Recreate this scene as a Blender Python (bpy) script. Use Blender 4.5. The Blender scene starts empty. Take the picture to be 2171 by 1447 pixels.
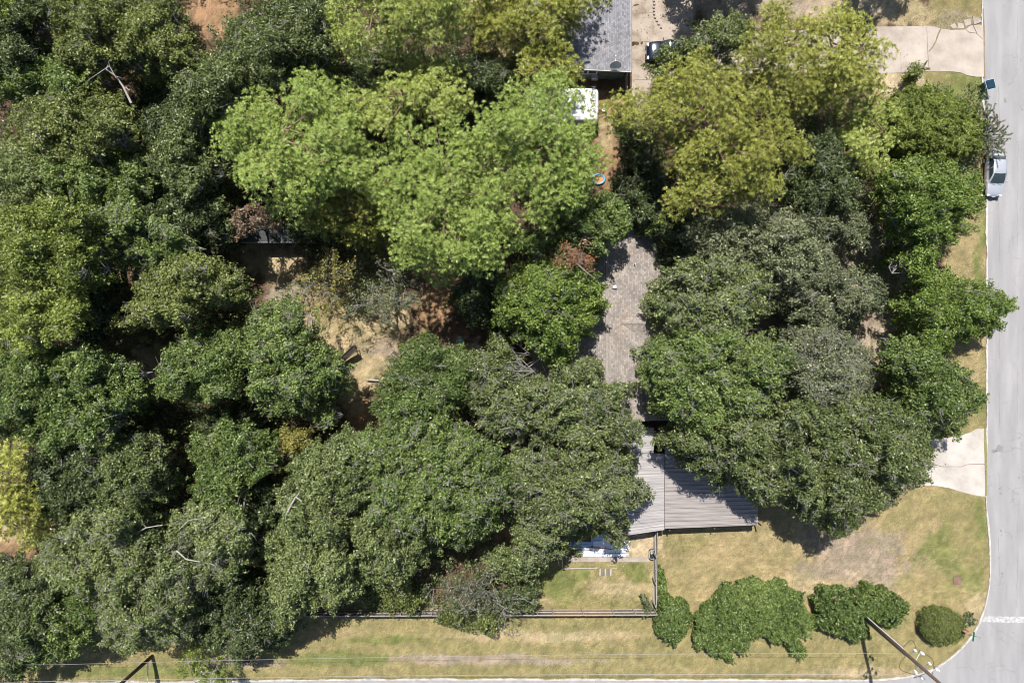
import bpy, bmesh, math, random
import numpy as np
from mathutils import Vector, Matrix

rnd = random.Random(7)
RG = np.random.default_rng(11)
S = bpy.context.scene
COL = S.collection

# ------------------------------------------------------------------ camera
H = 69.0
PXM = 21.0
cam_d = bpy.data.cameras.new("camera")
cam = bpy.data.objects.new("camera", cam_d)
COL.objects.link(cam)
cam.location = (0, 0, H)
cam.rotation_euler = (0, 0, 0)
cam_d.sensor_width = 36.0
cam_d.lens = 36.0 * H / (2171 / PXM)
cam_d.clip_end = 1200
S.camera = cam

# ------------------------------------------------------------------ sky, sun, exposure
SHX, SHY = 0.125, -0.515            # shadow of a 1 m stick
to_sun = Vector((-SHX, -SHY, 1)).normalized()
elev = math.asin(to_sun.z)
azim = math.atan2(to_sun.x, to_sun.y)
world = bpy.data.worlds.new("World")
S.world = world
world.use_nodes = True
wn = world.node_tree
bg = wn.nodes["Background"]
sky = wn.nodes.new("ShaderNodeTexSky")
sky.sky_type = 'NISHITA'
sky.sun_disc = False
sky.sun_elevation = elev
sky.sun_rotation = azim
wn.links.new(sky.outputs[0], bg.inputs[0])
bg.inputs[1].default_value = 0.068
sl = bpy.data.lights.new("sun", 'SUN')
sl.energy = 4.4
sl.angle = math.radians(0.5)
sl.color = (1.0, 0.955, 0.89)
so = bpy.data.objects.new("sun", sl)
COL.objects.link(so)
so.location = (0, 40, 80)
so.rotation_euler = (-to_sun).to_track_quat('-Z', 'Y').to_euler()
S.view_settings.view_transform = 'Standard'
S.view_settings.look = 'None'
S.view_settings.gamma = 1
S.view_settings.exposure = 0.75
S.cycles.filter_width = 1.0
S.cycles.max_bounces = 5
S.cycles.transmission_bounces = 3
S.cycles.diffuse_bounces = 3
S.cycles.glossy_bounces = 2
S.cycles.transparent_max_bounces = 4


def W(u, v, z=0.0):
    k = (1 - z / H) / PXM
    return Vector(((u - 1085.5) * k, -(v - 723.5) * k, z))


def Wn(uv, z=0.0):
    k = (1 - z / H) / PXM
    return np.stack([(uv[:, 0] - 1085.5) * k, -(uv[:, 1] - 723.5) * k], 1)


# ------------------------------------------------------------------ materials
def newmat(name):
    m = bpy.data.materials.new(name)
    m.use_nodes = True
    nt = m.node_tree
    b = nt.nodes["Principled BSDF"]
    return m, nt, b


def N(nt, kind, **kw):
    n = nt.nodes.new(kind)
    for k, v in kw.items():
        setattr(n, k, v)
    return n


def ramp(nt, stops):
    r = nt.nodes.new("ShaderNodeValToRGB")
    e = r.color_ramp.elements
    while len(e) > 1:
        e.remove(e[-1])
    e[0].position = stops[0][0]
    e[0].color = (*stops[0][1], 1)
    for p, c in stops[1:]:
        q = e.new(p)
        q.color = (*c, 1)
    return r


def plain(name, col, rough=0.6, metal=0.0, var=0.18, scale=3.0, bump=0.0, bscale=20.0, col2=None, coat=0.0):
    m, nt, b = newmat(name)
    tc = N(nt, "ShaderNodeTexCoord")
    no = N(nt, "ShaderNodeTexNoise")
    no.inputs["Scale"].default_value = scale
    no.inputs["Detail"].default_value = 6
    no.inputs["Roughness"].default_value = 0.65
    nt.links.new(tc.outputs["Object"], no.inputs["Vector"])
    c2 = col2 or tuple(min(1, c * (1 + var)) for c in col)
    c1 = tuple(c * (1 - var) for c in col)
    r = ramp(nt, [(0.32, c1), (0.68, c2)])
    nt.links.new(no.outputs[0], r.inputs[0])
    nt.links.new(r.outputs[0], b.inputs["Base Color"])
    b.inputs["Roughness"].default_value = rough
    b.inputs["Metallic"].default_value = metal
    b.inputs["Coat Weight"].default_value = coat
    if bump:
        n2 = N(nt, "ShaderNodeTexNoise")
        n2.inputs["Scale"].default_value = bscale
        n2.inputs["Detail"].default_value = 4
        nt.links.new(tc.outputs["Object"], n2.inputs["Vector"])
        bp = N(nt, "ShaderNodeBump")
        bp.inputs["Strength"].default_value = bump
        bp.inputs["Distance"].default_value = 0.03
        nt.links.new(n2.outputs[0], bp.inputs["Height"])
        nt.links.new(bp.outputs[0], b.inputs["Normal"])
    return m


def leafmat(name, c1, c2, c3, rough=0.42, spec=0.5, trans=0.25, rare=None, rare_at=0.97, isl=.55, nsc=.28, namp=1.1):
    """leaf: colour differs from leaf to leaf and drifts over the crown and from tree to tree"""
    m, nt, b = newmat(name)
    geo = N(nt, "ShaderNodeNewGeometry")
    tc = N(nt, "ShaderNodeTexCoord")
    oi = N(nt, "ShaderNodeObjectInfo")
    no = N(nt, "ShaderNodeTexNoise")
    no.inputs["Scale"].default_value = nsc
    no.inputs["Detail"].default_value = 3
    nt.links.new(tc.outputs["Object"], no.inputs["Vector"])
    a = N(nt, "ShaderNodeMath", operation='MULTIPLY_ADD')
    nt.links.new(geo.outputs["Random Per Island"], a.inputs[0])
    a.inputs[1].default_value = isl
    a2 = N(nt, "ShaderNodeMath", operation='MULTIPLY_ADD')
    nt.links.new(no.outputs[0], a2.inputs[0])
    a2.inputs[1].default_value = namp
    a2.inputs[2].default_value = .10 - namp * .5 + (.55 - isl) * .5
    nt.links.new(a2.outputs[0], a.inputs[2])
    a3 = N(nt, "ShaderNodeMath", operation='MULTIPLY_ADD')
    nt.links.new(oi.outputs["Random"], a3.inputs[0])
    a3.inputs[1].default_value = 0.3
    nt.links.new(a.outputs[0], a3.inputs[2])
    r = ramp(nt, [(0.05, c1), (0.5, c2), (0.98, c3)])
    nt.links.new(a3.outputs[0], r.inputs[0])
    colo = r.outputs[0]
    if rare:
        g = N(nt, "ShaderNodeMath", operation='GREATER_THAN')
        nt.links.new(geo.outputs["Random Per Island"], g.inputs[0])
        g.inputs[1].default_value = rare_at
        mx = N(nt, "ShaderNodeMixRGB")
        nt.links.new(g.outputs[0], mx.inputs[0])
        nt.links.new(colo, mx.inputs[1])
        mx.inputs[2].default_value = (*rare, 1)
        colo = mx.outputs[0]
    nt.links.new(colo, b.inputs["Base Color"])
    b.inputs["Roughness"].default_value = rough
    b.inputs["Specular IOR Level"].default_value = spec
    out = nt.nodes["Material Output"]
    t = N(nt, "ShaderNodeBsdfTranslucent")
    mul = N(nt, "ShaderNodeMixRGB", blend_type='MULTIPLY')
    mul.inputs[0].default_value = 1
    mul.inputs[2].default_value = (1.25, 1.35, 0.5, 1)
    nt.links.new(colo, mul.inputs[1])
    nt.links.new(mul.outputs[0], t.inputs[0])
    ms = N(nt, "ShaderNodeMixShader")
    ms.inputs[0].default_value = trans
    nt.links.new(b.outputs[0], ms.inputs[1])
    nt.links.new(t.outputs[0], ms.inputs[2])
    nt.links.new(ms.outputs[0], out.inputs[0])
    return m


LEAF = {
    'live': leafmat('leaf_live_oak', (0.058, 0.08, 0.026), (0.138, 0.178, 0.058), (0.27, 0.315, 0.125), spec=.4, rough=.45, isl=.8, rare=(0.4, 0.42, 0.26), rare_at=0.97),
    'green': leafmat('leaf_green', (0.048, 0.078, 0.02), (0.122, 0.178, 0.044), (0.252, 0.322, 0.098), spec=.4, rough=.45, isl=.8, rare=(0.38, 0.42, 0.22), rare_at=0.975),
    'vivid': leafmat('leaf_vivid', (0.052, 0.088, 0.016), (0.134, 0.198, 0.036), (0.265, 0.345, 0.075), spec=.4, rough=.45, isl=.8, rare=(0.38, 0.44, 0.18), rare_at=0.98),
    'bright': leafmat('leaf_bright', (0.075, 0.108, 0.02), (0.178, 0.224, 0.044), (0.335, 0.39, 0.1), spec=.4, rough=.45, isl=.8, rare=(0.46, 0.47, 0.2), rare_at=0.975),
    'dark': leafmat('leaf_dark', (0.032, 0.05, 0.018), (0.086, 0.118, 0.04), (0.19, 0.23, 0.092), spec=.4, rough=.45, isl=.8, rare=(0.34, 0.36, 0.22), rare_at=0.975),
    'grey': leafmat('leaf_grey', (0.066, 0.082, 0.044), (0.146, 0.17, 0.086), (0.275, 0.298, 0.165), spec=.4, rough=.45, isl=.8, rare=(0.42, 0.4, 0.28), rare_at=0.96),
    'olive': leafmat('leaf_olive', (0.066, 0.088, 0.024), (0.154, 0.184, 0.05), (0.3, 0.335, 0.108), spec=.4, rough=.45, isl=.8, rare=(0.42, 0.42, 0.2), rare_at=0.97),
    'yellow': leafmat('leaf_yellow', (.12, .13, .04), (.23, .22, .06), (.40, .34, .08), rare=(.48, .40, .1), rare_at=.96),
    'brown': leafmat('leaf_brown', (.14, .09, .055), (.28, .195, .13), (.44, .34, .25)),
    'rust': leafmat('leaf_rust', (.18, .08, .035), (.31, .145, .07), (.42, .23, .12)),
    'red': leafmat('flower_red', (.25, .03, .03), (.36, .06, .05), (.42, .1, .08)),
}
NEEDLE = {
    'pine': leafmat('needle_pine', (.105, .140, .022), (.250, .305, .058), (.430, .480, .130), rough=.45, trans=.12, isl=.3, nsc=2.2, namp=1.6),
    'pine_y': leafmat('needle_pine_yellow', (.125, .135, .020), (.272, .292, .050), (.450, .455, .110), rough=.45, trans=.12, isl=.3, nsc=2.2, namp=1.6),
    'pine_g': leafmat('needle_pine_green', (.090, .138, .022), (.222, .302, .058), (.395, .475, .125), rough=.45, trans=.12, isl=.3, nsc=2.2, namp=1.6),
}
BARK = plain('bark_grey', (.20, .19, .175), .85, var=.35, scale=2.5, bump=.5, bscale=14)
TWIG = plain('twig_pale', (.22, .21, .195), .8, var=.3, scale=1.2)
BARKP = plain('bark_pine', (.20, .13, .09), .9, var=.35, scale=3, bump=.6, bscale=12)
DEADW = plain('dead_wood', (.34, .32, .29), .75, var=.25, scale=1.5, bump=.3, bscale=10)


# ------------------------------------------------------------------ object helpers
def link(name, me, mat=None, parent=None):
    o = bpy.data.objects.new(name, me)
    COL.objects.link(o)
    if mat is not None and me is not None:
        for mm in (mat if isinstance(mat, (list, tuple)) else [mat]):
            me.materials.append(mm)
    if parent is not None:
        o.parent = parent
    return o


def tag(o, label=None, cat=None, group=None, kind=None):
    if label:
        o["label"] = label
    if cat:
        o["category"] = cat
    if group:
        o["group"] = group
    if kind:
        o["kind"] = kind
    return o


def empty(name, loc, label, cat, group=None, rz=0.0):
    o = bpy.data.objects.new(name, None)
    COL.objects.link(o)
    o.location = loc
    o.rotation_euler = (0, 0, rz)
    o.empty_display_size = .3
    return tag(o, label, cat, group)


def npmesh(name, verts, faces_flat, nper):
    me = bpy.data.meshes.new(name)
    nv = len(verts)
    nf = len(faces_flat) // nper
    me.vertices.add(nv)
    me.vertices.foreach_set("co", np.ascontiguousarray(verts, dtype=np.float32).ravel())
    me.loops.add(nf * nper)
    me.loops.foreach_set("vertex_index", np.ascontiguousarray(faces_flat, dtype=np.int32))
    me.polygons.add(nf)
    me.polygons.foreach_set("loop_start", np.arange(0, nf * nper, nper, dtype=np.int32))
    me.polygons.foreach_set("loop_total", np.full(nf, nper, dtype=np.int32))
    me.update(calc_edges=True)
    return me


class MB:
    def __init__(self):
        self.v = []
        self.f = []

    def add(self, vs, fs):
        o = len(self.v)
        self.v += [tuple(p) for p in vs]
        self.f += [tuple(i + o for i in f) for f in fs]
        return self

    def box(self, c, s, M=None, bev=0.0):
        x, y, z = s[0] / 2, s[1] / 2, s[2] / 2
        b = min(bev, x * .9, y * .9, z * .9)
        if b <= 0:
            vs = [Vector((i * x, j * y, k * z)) for k in (-1, 1) for j in (-1, 1) for i in (-1, 1)]
            fs = [(0, 2, 3, 1), (4, 5, 7, 6), (0, 1, 5, 4), (2, 6, 7, 3), (0, 4, 6, 2), (1, 3, 7, 5)]
        else:
            ring = lambda X, Y, Z: [Vector((sx * X, sy * Y, Z)) for sx, sy in ()]
            vs = []

            def oct_(X, Y, Z, q):
                return [Vector((X - q, Y, Z)), Vector((-X + q, Y, Z)), Vector((-X, Y - q, Z)), Vector((-X, -Y + q, Z)),
                        Vector((-X + q, -Y, Z)), Vector((X - q, -Y, Z)), Vector((X, -Y + q, Z)), Vector((X, Y - q, Z))]
            vs = oct_(x - b, y - b, -z, b * .4) + oct_(x, y, -z + b, b) + oct_(x, y, z - b, b) + oct_(x - b, y - b, z, b * .4)
            fs = [tuple(reversed(range(8)))]
            fs[0] = tuple(range(7, -1, -1))
            for r in range(3):
                for i in range(8):
                    j = (i + 1) % 8
                    fs.append((r * 8 + i, r * 8 + j, r * 8 + 8 + j, r * 8 + 8 + i))
            fs.append(tuple(range(24, 32)))
        if M is not None:
            vs = [M @ p for p in vs]
        c = Vector(c)
        return self.add([p + c for p in vs], fs)

    def tube(self, pts, rad, n=6, cap=True):
        pts = [Vector(p) for p in pts]
        if not hasattr(rad, '__len__'):
            rad = [rad] * len(pts)
        vs = []
        fs = []
        up = None
        for i, p in enumerate(pts):
            d = (pts[min(i + 1, len(pts) - 1)] - pts[max(i - 1, 0)])
            if d.length < 1e-9:
                d = Vector((0, 0, 1))
            d.normalize()
            if up is None:
                up = Vector((0, 0, 1)) if abs(d.z) < .9 else Vector((1, 0, 0))
            a = d.cross(up)
            if a.length < 1e-4:
                a = d.cross(Vector((1, .3, 0)))
            a.normalize()
            b = a.cross(d)
            up = b
            for k in range(n):
                t = 2 * math.pi * k / n
                vs.append(p + (a * math.cos(t) + b * math.sin(t)) * rad[i])
        for i in range(len(pts) - 1):
            for k in range(n):
                k2 = (k + 1) % n
                fs.append((i * n + k, i * n + k2, (i + 1) * n + k2, (i + 1) * n + k))
        if cap:
            fs.append(tuple(range(n - 1, -1, -1)))
            fs.append(tuple(range((len(pts) - 1) * n, len(pts) * n)))
        return self.add(vs, fs)

    def disc(self, c, r, h, n=24, rt=None):
        rt = r if rt is None else rt
        return self.tube([Vector(c), Vector(c) + Vector((0, 0, h))], [r, rt], n)

    def prism(self, poly, z0, z1):
        n = len(poly)
        vs = [(p[0], p[1], z0) for p in poly] + [(p[0], p[1], z1) for p in poly]
        area = sum(poly[i][0] * poly[(i + 1) % n][1] - poly[(i + 1) % n][0] * poly[i][1] for i in range(n))
        idx = list(range(n))
        if area < 0:
            idx.reverse()
        fs = [tuple(reversed(idx)), tuple(i + n for i in idx)]
        for q in range(n):
            i, j = idx[q], idx[(q + 1) % n]
            fs.append((i, j, j + n, i + n))
        return self.add(vs, fs)

    def build(self, name, mat=None, parent=None, smooth=False, loc=None):
        me = bpy.data.meshes.new(name)
        v = self.v
        if loc is not None:
            L = Vector(loc)
            v = [Vector(p) - L for p in v]
        me.from_pydata([tuple(p) for p in v], [], self.f)
        me.update()
        if smooth:
            me.polygons.foreach_set("use_smooth", [True] * len(me.polygons))
        o = link(name, me, mat, parent)
        if loc is not None:
            o.location = loc
        return o


def R3(x=0, y=0, z=0):
    return (Matrix.Rotation(z, 3, 'Z') @ Matrix.Rotation(y, 3, 'Y') @ Matrix.Rotation(x, 3, 'X'))


# ------------------------------------------------------------------ numpy noise
def vnoise(x, y, seed=0):
    xi = np.floor(x).astype(np.int64)
    yi = np.floor(y).astype(np.int64)
    fx = x - xi
    fy = y - yi
    fx = fx * fx * (3 - 2 * fx)
    fy = fy * fy * (3 - 2 * fy)

    def h(a, b):
        n = (a * 374761393 + b * 668265263 + seed * 974634777) & 0xffffffff
        n = ((n ^ (n >> 13)) * 1274126177) & 0xffffffff
        n = n ^ (n >> 16)
        return (n & 0xffff) / 65535.0
    return (h(xi, yi) * (1 - fx) + h(xi + 1, yi) * fx) * (1 - fy) + (h(xi, yi + 1) * (1 - fx) + h(xi + 1, yi + 1) * fx) * fy


def fbm(x, y, seed=0, oct=4):
    s = 0
    a = .5
    for i in range(oct):
        s = s + a * vnoise(x * 2 ** i, y * 2 ** i, seed + i * 17)
        a *= .5
    return s / (1 - .5 ** oct)


def inpoly(P, poly):
    poly = np.asarray(poly, float)
    x, y = P[:, 0], P[:, 1]
    inside = np.zeros(len(P), bool)
    dmin = np.full(len(P), 1e9)
    n = len(poly)
    for i in range(n):
        a = poly[i]
        b = poly[(i + 1) % n]
        c = ((a[1] > y) != (b[1] > y)) & (x < (b[0] - a[0]) * (y - a[1]) / (b[1] - a[1] + 1e-12) + a[0])
        inside ^= c
        ab = b - a
        t = np.clip(((P - a) @ ab) / (ab @ ab + 1e-9), 0, 1)
        d = np.linalg.norm(P - (a + t[:, None] * ab), axis=1)
        dmin = np.minimum(dmin, d)
    return np.where(inside, dmin, -dmin)


def poisson(poly, sp, margin=0.0, rg=RG):
    poly = np.asarray(poly, float)
    lo = poly.min(0)
    hi = poly.max(0)
    pts = []
    ny = int((hi[1] - lo[1]) / (sp * .87)) + 2
    nx = int((hi[0] - lo[0]) / sp) + 2
    g = np.array([[lo[0] + (i + .5 * (j % 2)) * sp, lo[1] + j * sp * .87] for j in range(ny) for i in range(nx)])
    g += rg.uniform(-.38, .38, g.shape) * sp
    d = inpoly(g, poly)
    k = d > margin + rg.uniform(-.25, .15, len(g)) * sp
    return g[k], d[k]


# ================================================================== SETTING
ROAD_EDGE = [(2083, -500), (2083, 165), (2090, 300), (2092, 420), (2093, 600), (2093, 900), (2090, 1050), (2097, 1120), (2100, 1180),
             (2098, 1235), (2090, 1280), (2077, 1320), (2058, 1352), (2032, 1380), (2000, 1406), (1968, 1422), (1930, 1433),
             (1880, 1440), (1800, 1442), (1400, 1441), (900, 1440), (500, 1443), (0, 1450), (-700, 1462)]


def smoothline(pts, k=4):
    out = []
    P = [Vector(p) for p in pts]
    for i in range(len(P) - 1):
        p0 = P[max(i - 1, 0)]
        p1 = P[i]
        p2 = P[i + 1]
        p3 = P[min(i + 2, len(P) - 1)]
        for j in range(k):
            t = j / k
            m1 = (p2 - p0) * .5
            m2 = (p3 - p1) * .5
            L = (p2 - p1).length
            for m in (m1, m2):
                if m.length > L:
                    m *= L / m.length
            a = (2 * t ** 3 - 3 * t ** 2 + 1) * p1 + (t ** 3 - 2 * t ** 2 + t) * m1 + (-2 * t ** 3 + 3 * t ** 2) * p2 + (t ** 3 - t ** 2) * m2
            out.append(a)
    out.append(P[-1])
    return out


EDGE = [(p.x, p.y) for p in smoothline(ROAD_EDGE, 4)]
ROADPOLY = EDGE + [(-700, 2600), (3400, 2600), (3400, -500)]

# ---- ground colours (what the soil and grass are, painted by position with a ragged edge)
STRAW = (.265, .215, .112)
DRY = (.335, .27, .16)
GREENG = (.135, .150, .050)
OLIVEG = (.220, .190, .088)
LITTER = (.085, .058, .038)
RUST = (.27, .17, .095)
SAND = (.40, .325, .215)
BARE = (.265, .215, .165)
BASES = [(1740, 1250, 470, 290, STRAW), (1040, 1385, 1500, 110, OLIVEG), (1270, 1230, 190, 110, OLIVEG), (2070, 620, 70, 520, STRAW), (2000, 200, 190, 150, OLIVEG)]
PATCHES = [  # u, v, ru, rv, colour
    (1740, 1180, 420, 170, STRAW), (1040, 1380, 1300, 90, OLIVEG), (300, 1410, 400, 50, OLIVEG),
    (1270, 1240, 170, 62, OLIVEG), (1190, 1235, 60, 60, GREENG), (1340, 1150, 50, 45, SAND), (1270, 1197, 120, 9, OLIVEG), (1310, 1250, 60, 25, DRY),
    (1340, 1210, 40, 25, GREENG), (1384, 1240, 12, 60, DRY),
    (1800, 1190, 150, 90, BARE), (1700, 1240, 160, 26, DRY), (1620, 1170, 90, 40, STRAW),
    (1455, 1150, 60, 22, OLIVEG), (2020, 1060, 90, 50, OLIVEG), (2035, 1190, 70, 90, GREENG), (1900, 1105, 60, 35, OLIVEG), (2060, 1130, 36, 90, OLIVEG),
    (2080, 1090, 16, 50, GREENG), (1955, 1250, 80, 50, OLIVEG), (2065, 1290, 30, 30, DRY), (1900, 1390, 130, 40, OLIVEG), (1830, 1340, 150, 50, OLIVEG),
    (1500, 1340, 130, 40, OLIVEG), (1840, 1425, 170, 12, DRY),
    (700, 1340, 90, 14, STRAW), (1150, 1345, 260, 12, DRY), (900, 1372, 120, 14, OLIVEG), (830, 1356, 90, 10, GREENG), (1010, 1396, 300, 12, BARE), (1200, 1425, 500, 12, OLIVEG),
    (700, 1395, 160, 16, GREENG), (1300, 1385, 180, 10, OLIVEG), (230, 1385, 90, 16, STRAW), (500, 1400, 120, 14, BARE), (340, 1425, 220, 14, GREENG),
    (2062, 700, 50, 320, STRAW), (2078, 520, 14, 120, GREENG), (2080, 880, 16, 60, GREENG), (2050, 900, 40, 40, OLIVEG),
    (2040, 190, 100, 50, GREENG), (1960, 170, 60, 18, OLIVEG), (2030, 20, 70, 60, OLIVEG), (2020, 40, 40, 16, BARE), (1900, 30, 90, 40, DRY), (1740, 10, 200, 40, SAND), (1600, -10, 200, 60, BARE),
    (740, 690, 130, 120, DRY), (690, 720, 70, 80, DRY), (800, 750, 60, 40, BARE), (760, 660, 110, 80, DRY), (700, 650, 60, 50, STRAW), (770, 780, 50, 40, DRY), (760, 880, 40, 60, RUST), (745, 830, 50, 40, DRY),
    (930, 640, 60, 60, RUST), (990, 760, 80, 40, BARE), (330, 770, 60, 60, SAND), (350, 745, 30, 20, STRAW), (325, 830, 40, 30, BARE),
    (10, 1140, 60, 60, RUST), (30, 1120, 40, 40, DRY), (440, 30, 70, 60, RUST), (200, 150, 60, 40, RUST), (570, 560, 70, 50, DRY), (600, 620, 60, 40, BARE),
    (800, 160, 60, 90, SAND), (1090, 130, 60, 90, DRY), (1300, 300, 50, 120, RUST), (1290, 280, 30, 40, DRY), (1285, 390, 40, 30, RUST), (1400, 520, 30, 60, RUST),
    (820, 540, 30, 60, RUST), (580, 980, 40, 60, RUST), (1870, 710, 60, 60, SAND), (1840, 770, 60, 50, SAND), (1790, 540, 60, 60, DRY), (1740, 800, 70, 60, DRY), (1700, 620, 300, 200, BARE), (1650, 900, 250, 130, BARE),
    (880, 820, 60, 60, DRY), (1125, 760, 20, 16, RUST), (1480, 110, 70, 60, BARE), (1950, 900, 60, 40, OLIVEG), (1900, 180, 60, 40, SAND), (1050, 1110, 60, 40, RUST), (1060, 1190, 60, 30, STRAW),
    (790, 1260, 120, 30, STRAW), (1040, 1280, 140, 14, DRY),
]


def ground_colour(x, y):
    u = x * PXM + 1085.5
    v = -y * PXM + 723.5
    wx = (fbm(x * .35, y * .35, 3) - .5) * 90 + (fbm(x * 1.6, y * 1.6, 5) - .5) * 34
    wy = (fbm(x * .35, y * .35, 9) - .5) * 60 + (fbm(x * 1.6, y * 1.6, 12) - .5) * 26
    c = np.ones((len(x), 3)) * np.array(LITTER)
    far = fbm(x * .03, y * .03, 40)
    c = c * (.85 + .5 * far[:, None])
    for (pu, pv, ru, rv, col) in BASES:
        q = ((u + wx * .3 - pu) / ru) ** 2 + ((v + wy * .3 - pv) / rv) ** 2
        m = np.clip((1.1 - q) / .2, 0, 1)[:, None]
        c = c * (1 - m) + np.array(col) * m
    mot = (fbm(x * 1.1, y * 1.1, 61) - .5) * 1.5 + (fbm(x * 4, y * 4, 63, 3) - .5) * 1.1
    for (pu, pv, ru, rv, col) in PATCHES:
        kk = min(1.0, min(ru, rv) / 40)
        q = ((u + wx * kk - pu) / ru) ** 2 + ((v + wy * kk - pv) / rv) ** 2
        m = np.clip((1.3 - q + mot) / 1.0, 0, 1)[:, None]
        m = m * m * (3 - 2 * m) * .9
        c = c * (1 - m) + np.array(col) * m
    # blotches: greener and drier spots everywhere
    b = fbm(x * .9, y * .9, 21)
    g = np.clip((b - .5) * 3.0, -1, 1)[:, None]
    grass = np.clip(1 - np.abs(c[:, 0:1] / (c[:, 2:3] + .01) - 3.2) / 3, 0, 1)
    c = c * (1 + .20 * g * np.array([1.0, .72, .95])) * (1 - .0 * grass)
    f = fbm(x * 4.5, y * 4.5, 31, 3)[:, None]
    f2 = fbm(x * 1.9, y * 1.9, 33, 3)[:, None]
    c = c * (.62 + .76 * f) * (.72 + .56 * f2)
    # mowing stripes on the right lawn
    s = np.clip(1 - np.abs(((v + 2.0 * np.sin(u / 90)) % 17.5) - 8) / 1.6, 0, 1)
    lawn = ((u > 1400) & (u < 2060) & (v > 1130) & (v < 1290)) * s * np.clip(fbm(x * .7, y * 3, 77) * 2 - .7, 0, 1)
    c = c * (1 + .35 * lawn[:, None])
    return np.clip(c, .01, .9)


def ground_mat():
    m, nt, b = newmat('ground_grass_and_soil')
    at = N(nt, "ShaderNodeVertexColor", layer_name="soil")
    tc = N(nt, "ShaderNodeTexCoord")
    no = N(nt, "ShaderNodeTexNoise")
    no.inputs["Scale"].default_value = 9
    no.inputs["Detail"].default_value = 8
    no.inputs["Roughness"].default_value = .8
    nt.links.new(tc.outputs["Object"], no.inputs["Vector"])
    r = ramp(nt, [(.3, (.45, .46, .42)), (.5, (1, 1, 1)), (.70, (1.7, 1.62, 1.5))])
    nt.links.new(no.outputs[0], r.inputs[0])
    mx = N(nt, "ShaderNodeMixRGB", blend_type='MULTIPLY')
    mx.inputs[0].default_value = 1
    nt.links.new(at.outputs[0], mx.inputs[1])
    nt.links.new(r.outputs[0], mx.inputs[2])
    vo = N(nt, "ShaderNodeTexVoronoi")
    vo.inputs["Scale"].default_value = 4.2
    nt.links.new(tc.outputs["Object"], vo.inputs["Vector"])
    lt = N(nt, "ShaderNodeMath", operation='LESS_THAN')
    lt.inputs[1].default_value = .13
    nt.links.new(vo.outputs["Distance"], lt.inputs[0])
    m2 = N(nt, "ShaderNodeMixRGB")
    ml = N(nt, "ShaderNodeMath", operation='MULTIPLY')
    ml.inputs[1].default_value = .45
    nt.links.new(lt.outputs[0], ml.inputs[0])
    nt.links.new(ml.outputs[0], m2.inputs[0])
    nt.links.new(mx.outputs[0], m2.inputs[1])
    m2.inputs[2].default_value = (.34, .28, .19, 1)
    nt.links.new(m2.outputs[0], b.inputs["Base Color"])
    b.inputs["Roughness"].default_value = .95
    b.inputs["Specular IOR Level"].default_value = .15
    bp = N(nt, "ShaderNodeBump")
    bp.inputs["Strength"].default_value = .8
    bp.inputs["Distance"].default_value = .08
    nt.links.new(no.outputs[0], bp.inputs["Height"])
    nt.links.new(bp.outputs[0], b.inputs["Normal"])
    return m


def axis_pts(lo, hi, step, far):
    a = list(np.arange(lo, hi + 1e-6, step))
    ext = []
    d = step
    x = hi
    while x < far:
        d *= 1.35
        x += d
        ext.append(x)
    ext2 = []
    d = step
    x = lo
    while x > -far:
        d *= 1.35
        x -= d
        ext2.append(x)
    return np.array(ext2[::-1] + a + ext)


gx = axis_pts(-54, 54, .22, 420)
gy = axis_pts(-37, 37, .22, 420)
GX, GY = np.meshgrid(gx, gy)
X = GX.ravel()
Y = GY.ravel()
UV = np.stack([X * PXM + 1085.5, -Y * PXM + 723.5], 1)
dr = -inpoly(UV, ROADPOLY) / PXM            # metres outside the road
inr = (np.abs(X) < 56) & (np.abs(Y) < 40)
Z = .10 * np.clip((dr - .12) / .35, 0, 1)
Z = Z + np.where(dr > .5, (fbm(X * .8, Y * .8, 51) - .5) * .10 + (fbm(X * 3, Y * 3, 52) - .5) * .05, 0)
Z = np.where(dr < 0, -.03, Z)
nx, ny = len(gx), len(gy)
ii = np.arange(nx * ny).reshape(ny, nx)
F = np.stack([ii[:-1, :-1], ii[:-1, 1:], ii[1:, 1:], ii[1:, :-1]], -1).reshape(-1, 4)
gme = npmesh('ground', np.stack([X, Y, Z], 1), F.ravel(), 4)
ca = gme.color_attributes.new(name="soil", type='FLOAT_COLOR', domain='POINT')
gc = ground_colour(X, Y)
ca.data.foreach_set("color", np.concatenate([gc, np.ones((len(gc), 1))], 1).astype(np.float32).ravel())
gme.polygons.foreach_set("use_smooth", [True] * len(gme.polygons))
tag(link('ground', gme, ground_mat()), kind='structure')


def ground_z(p):
    return .10


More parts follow.
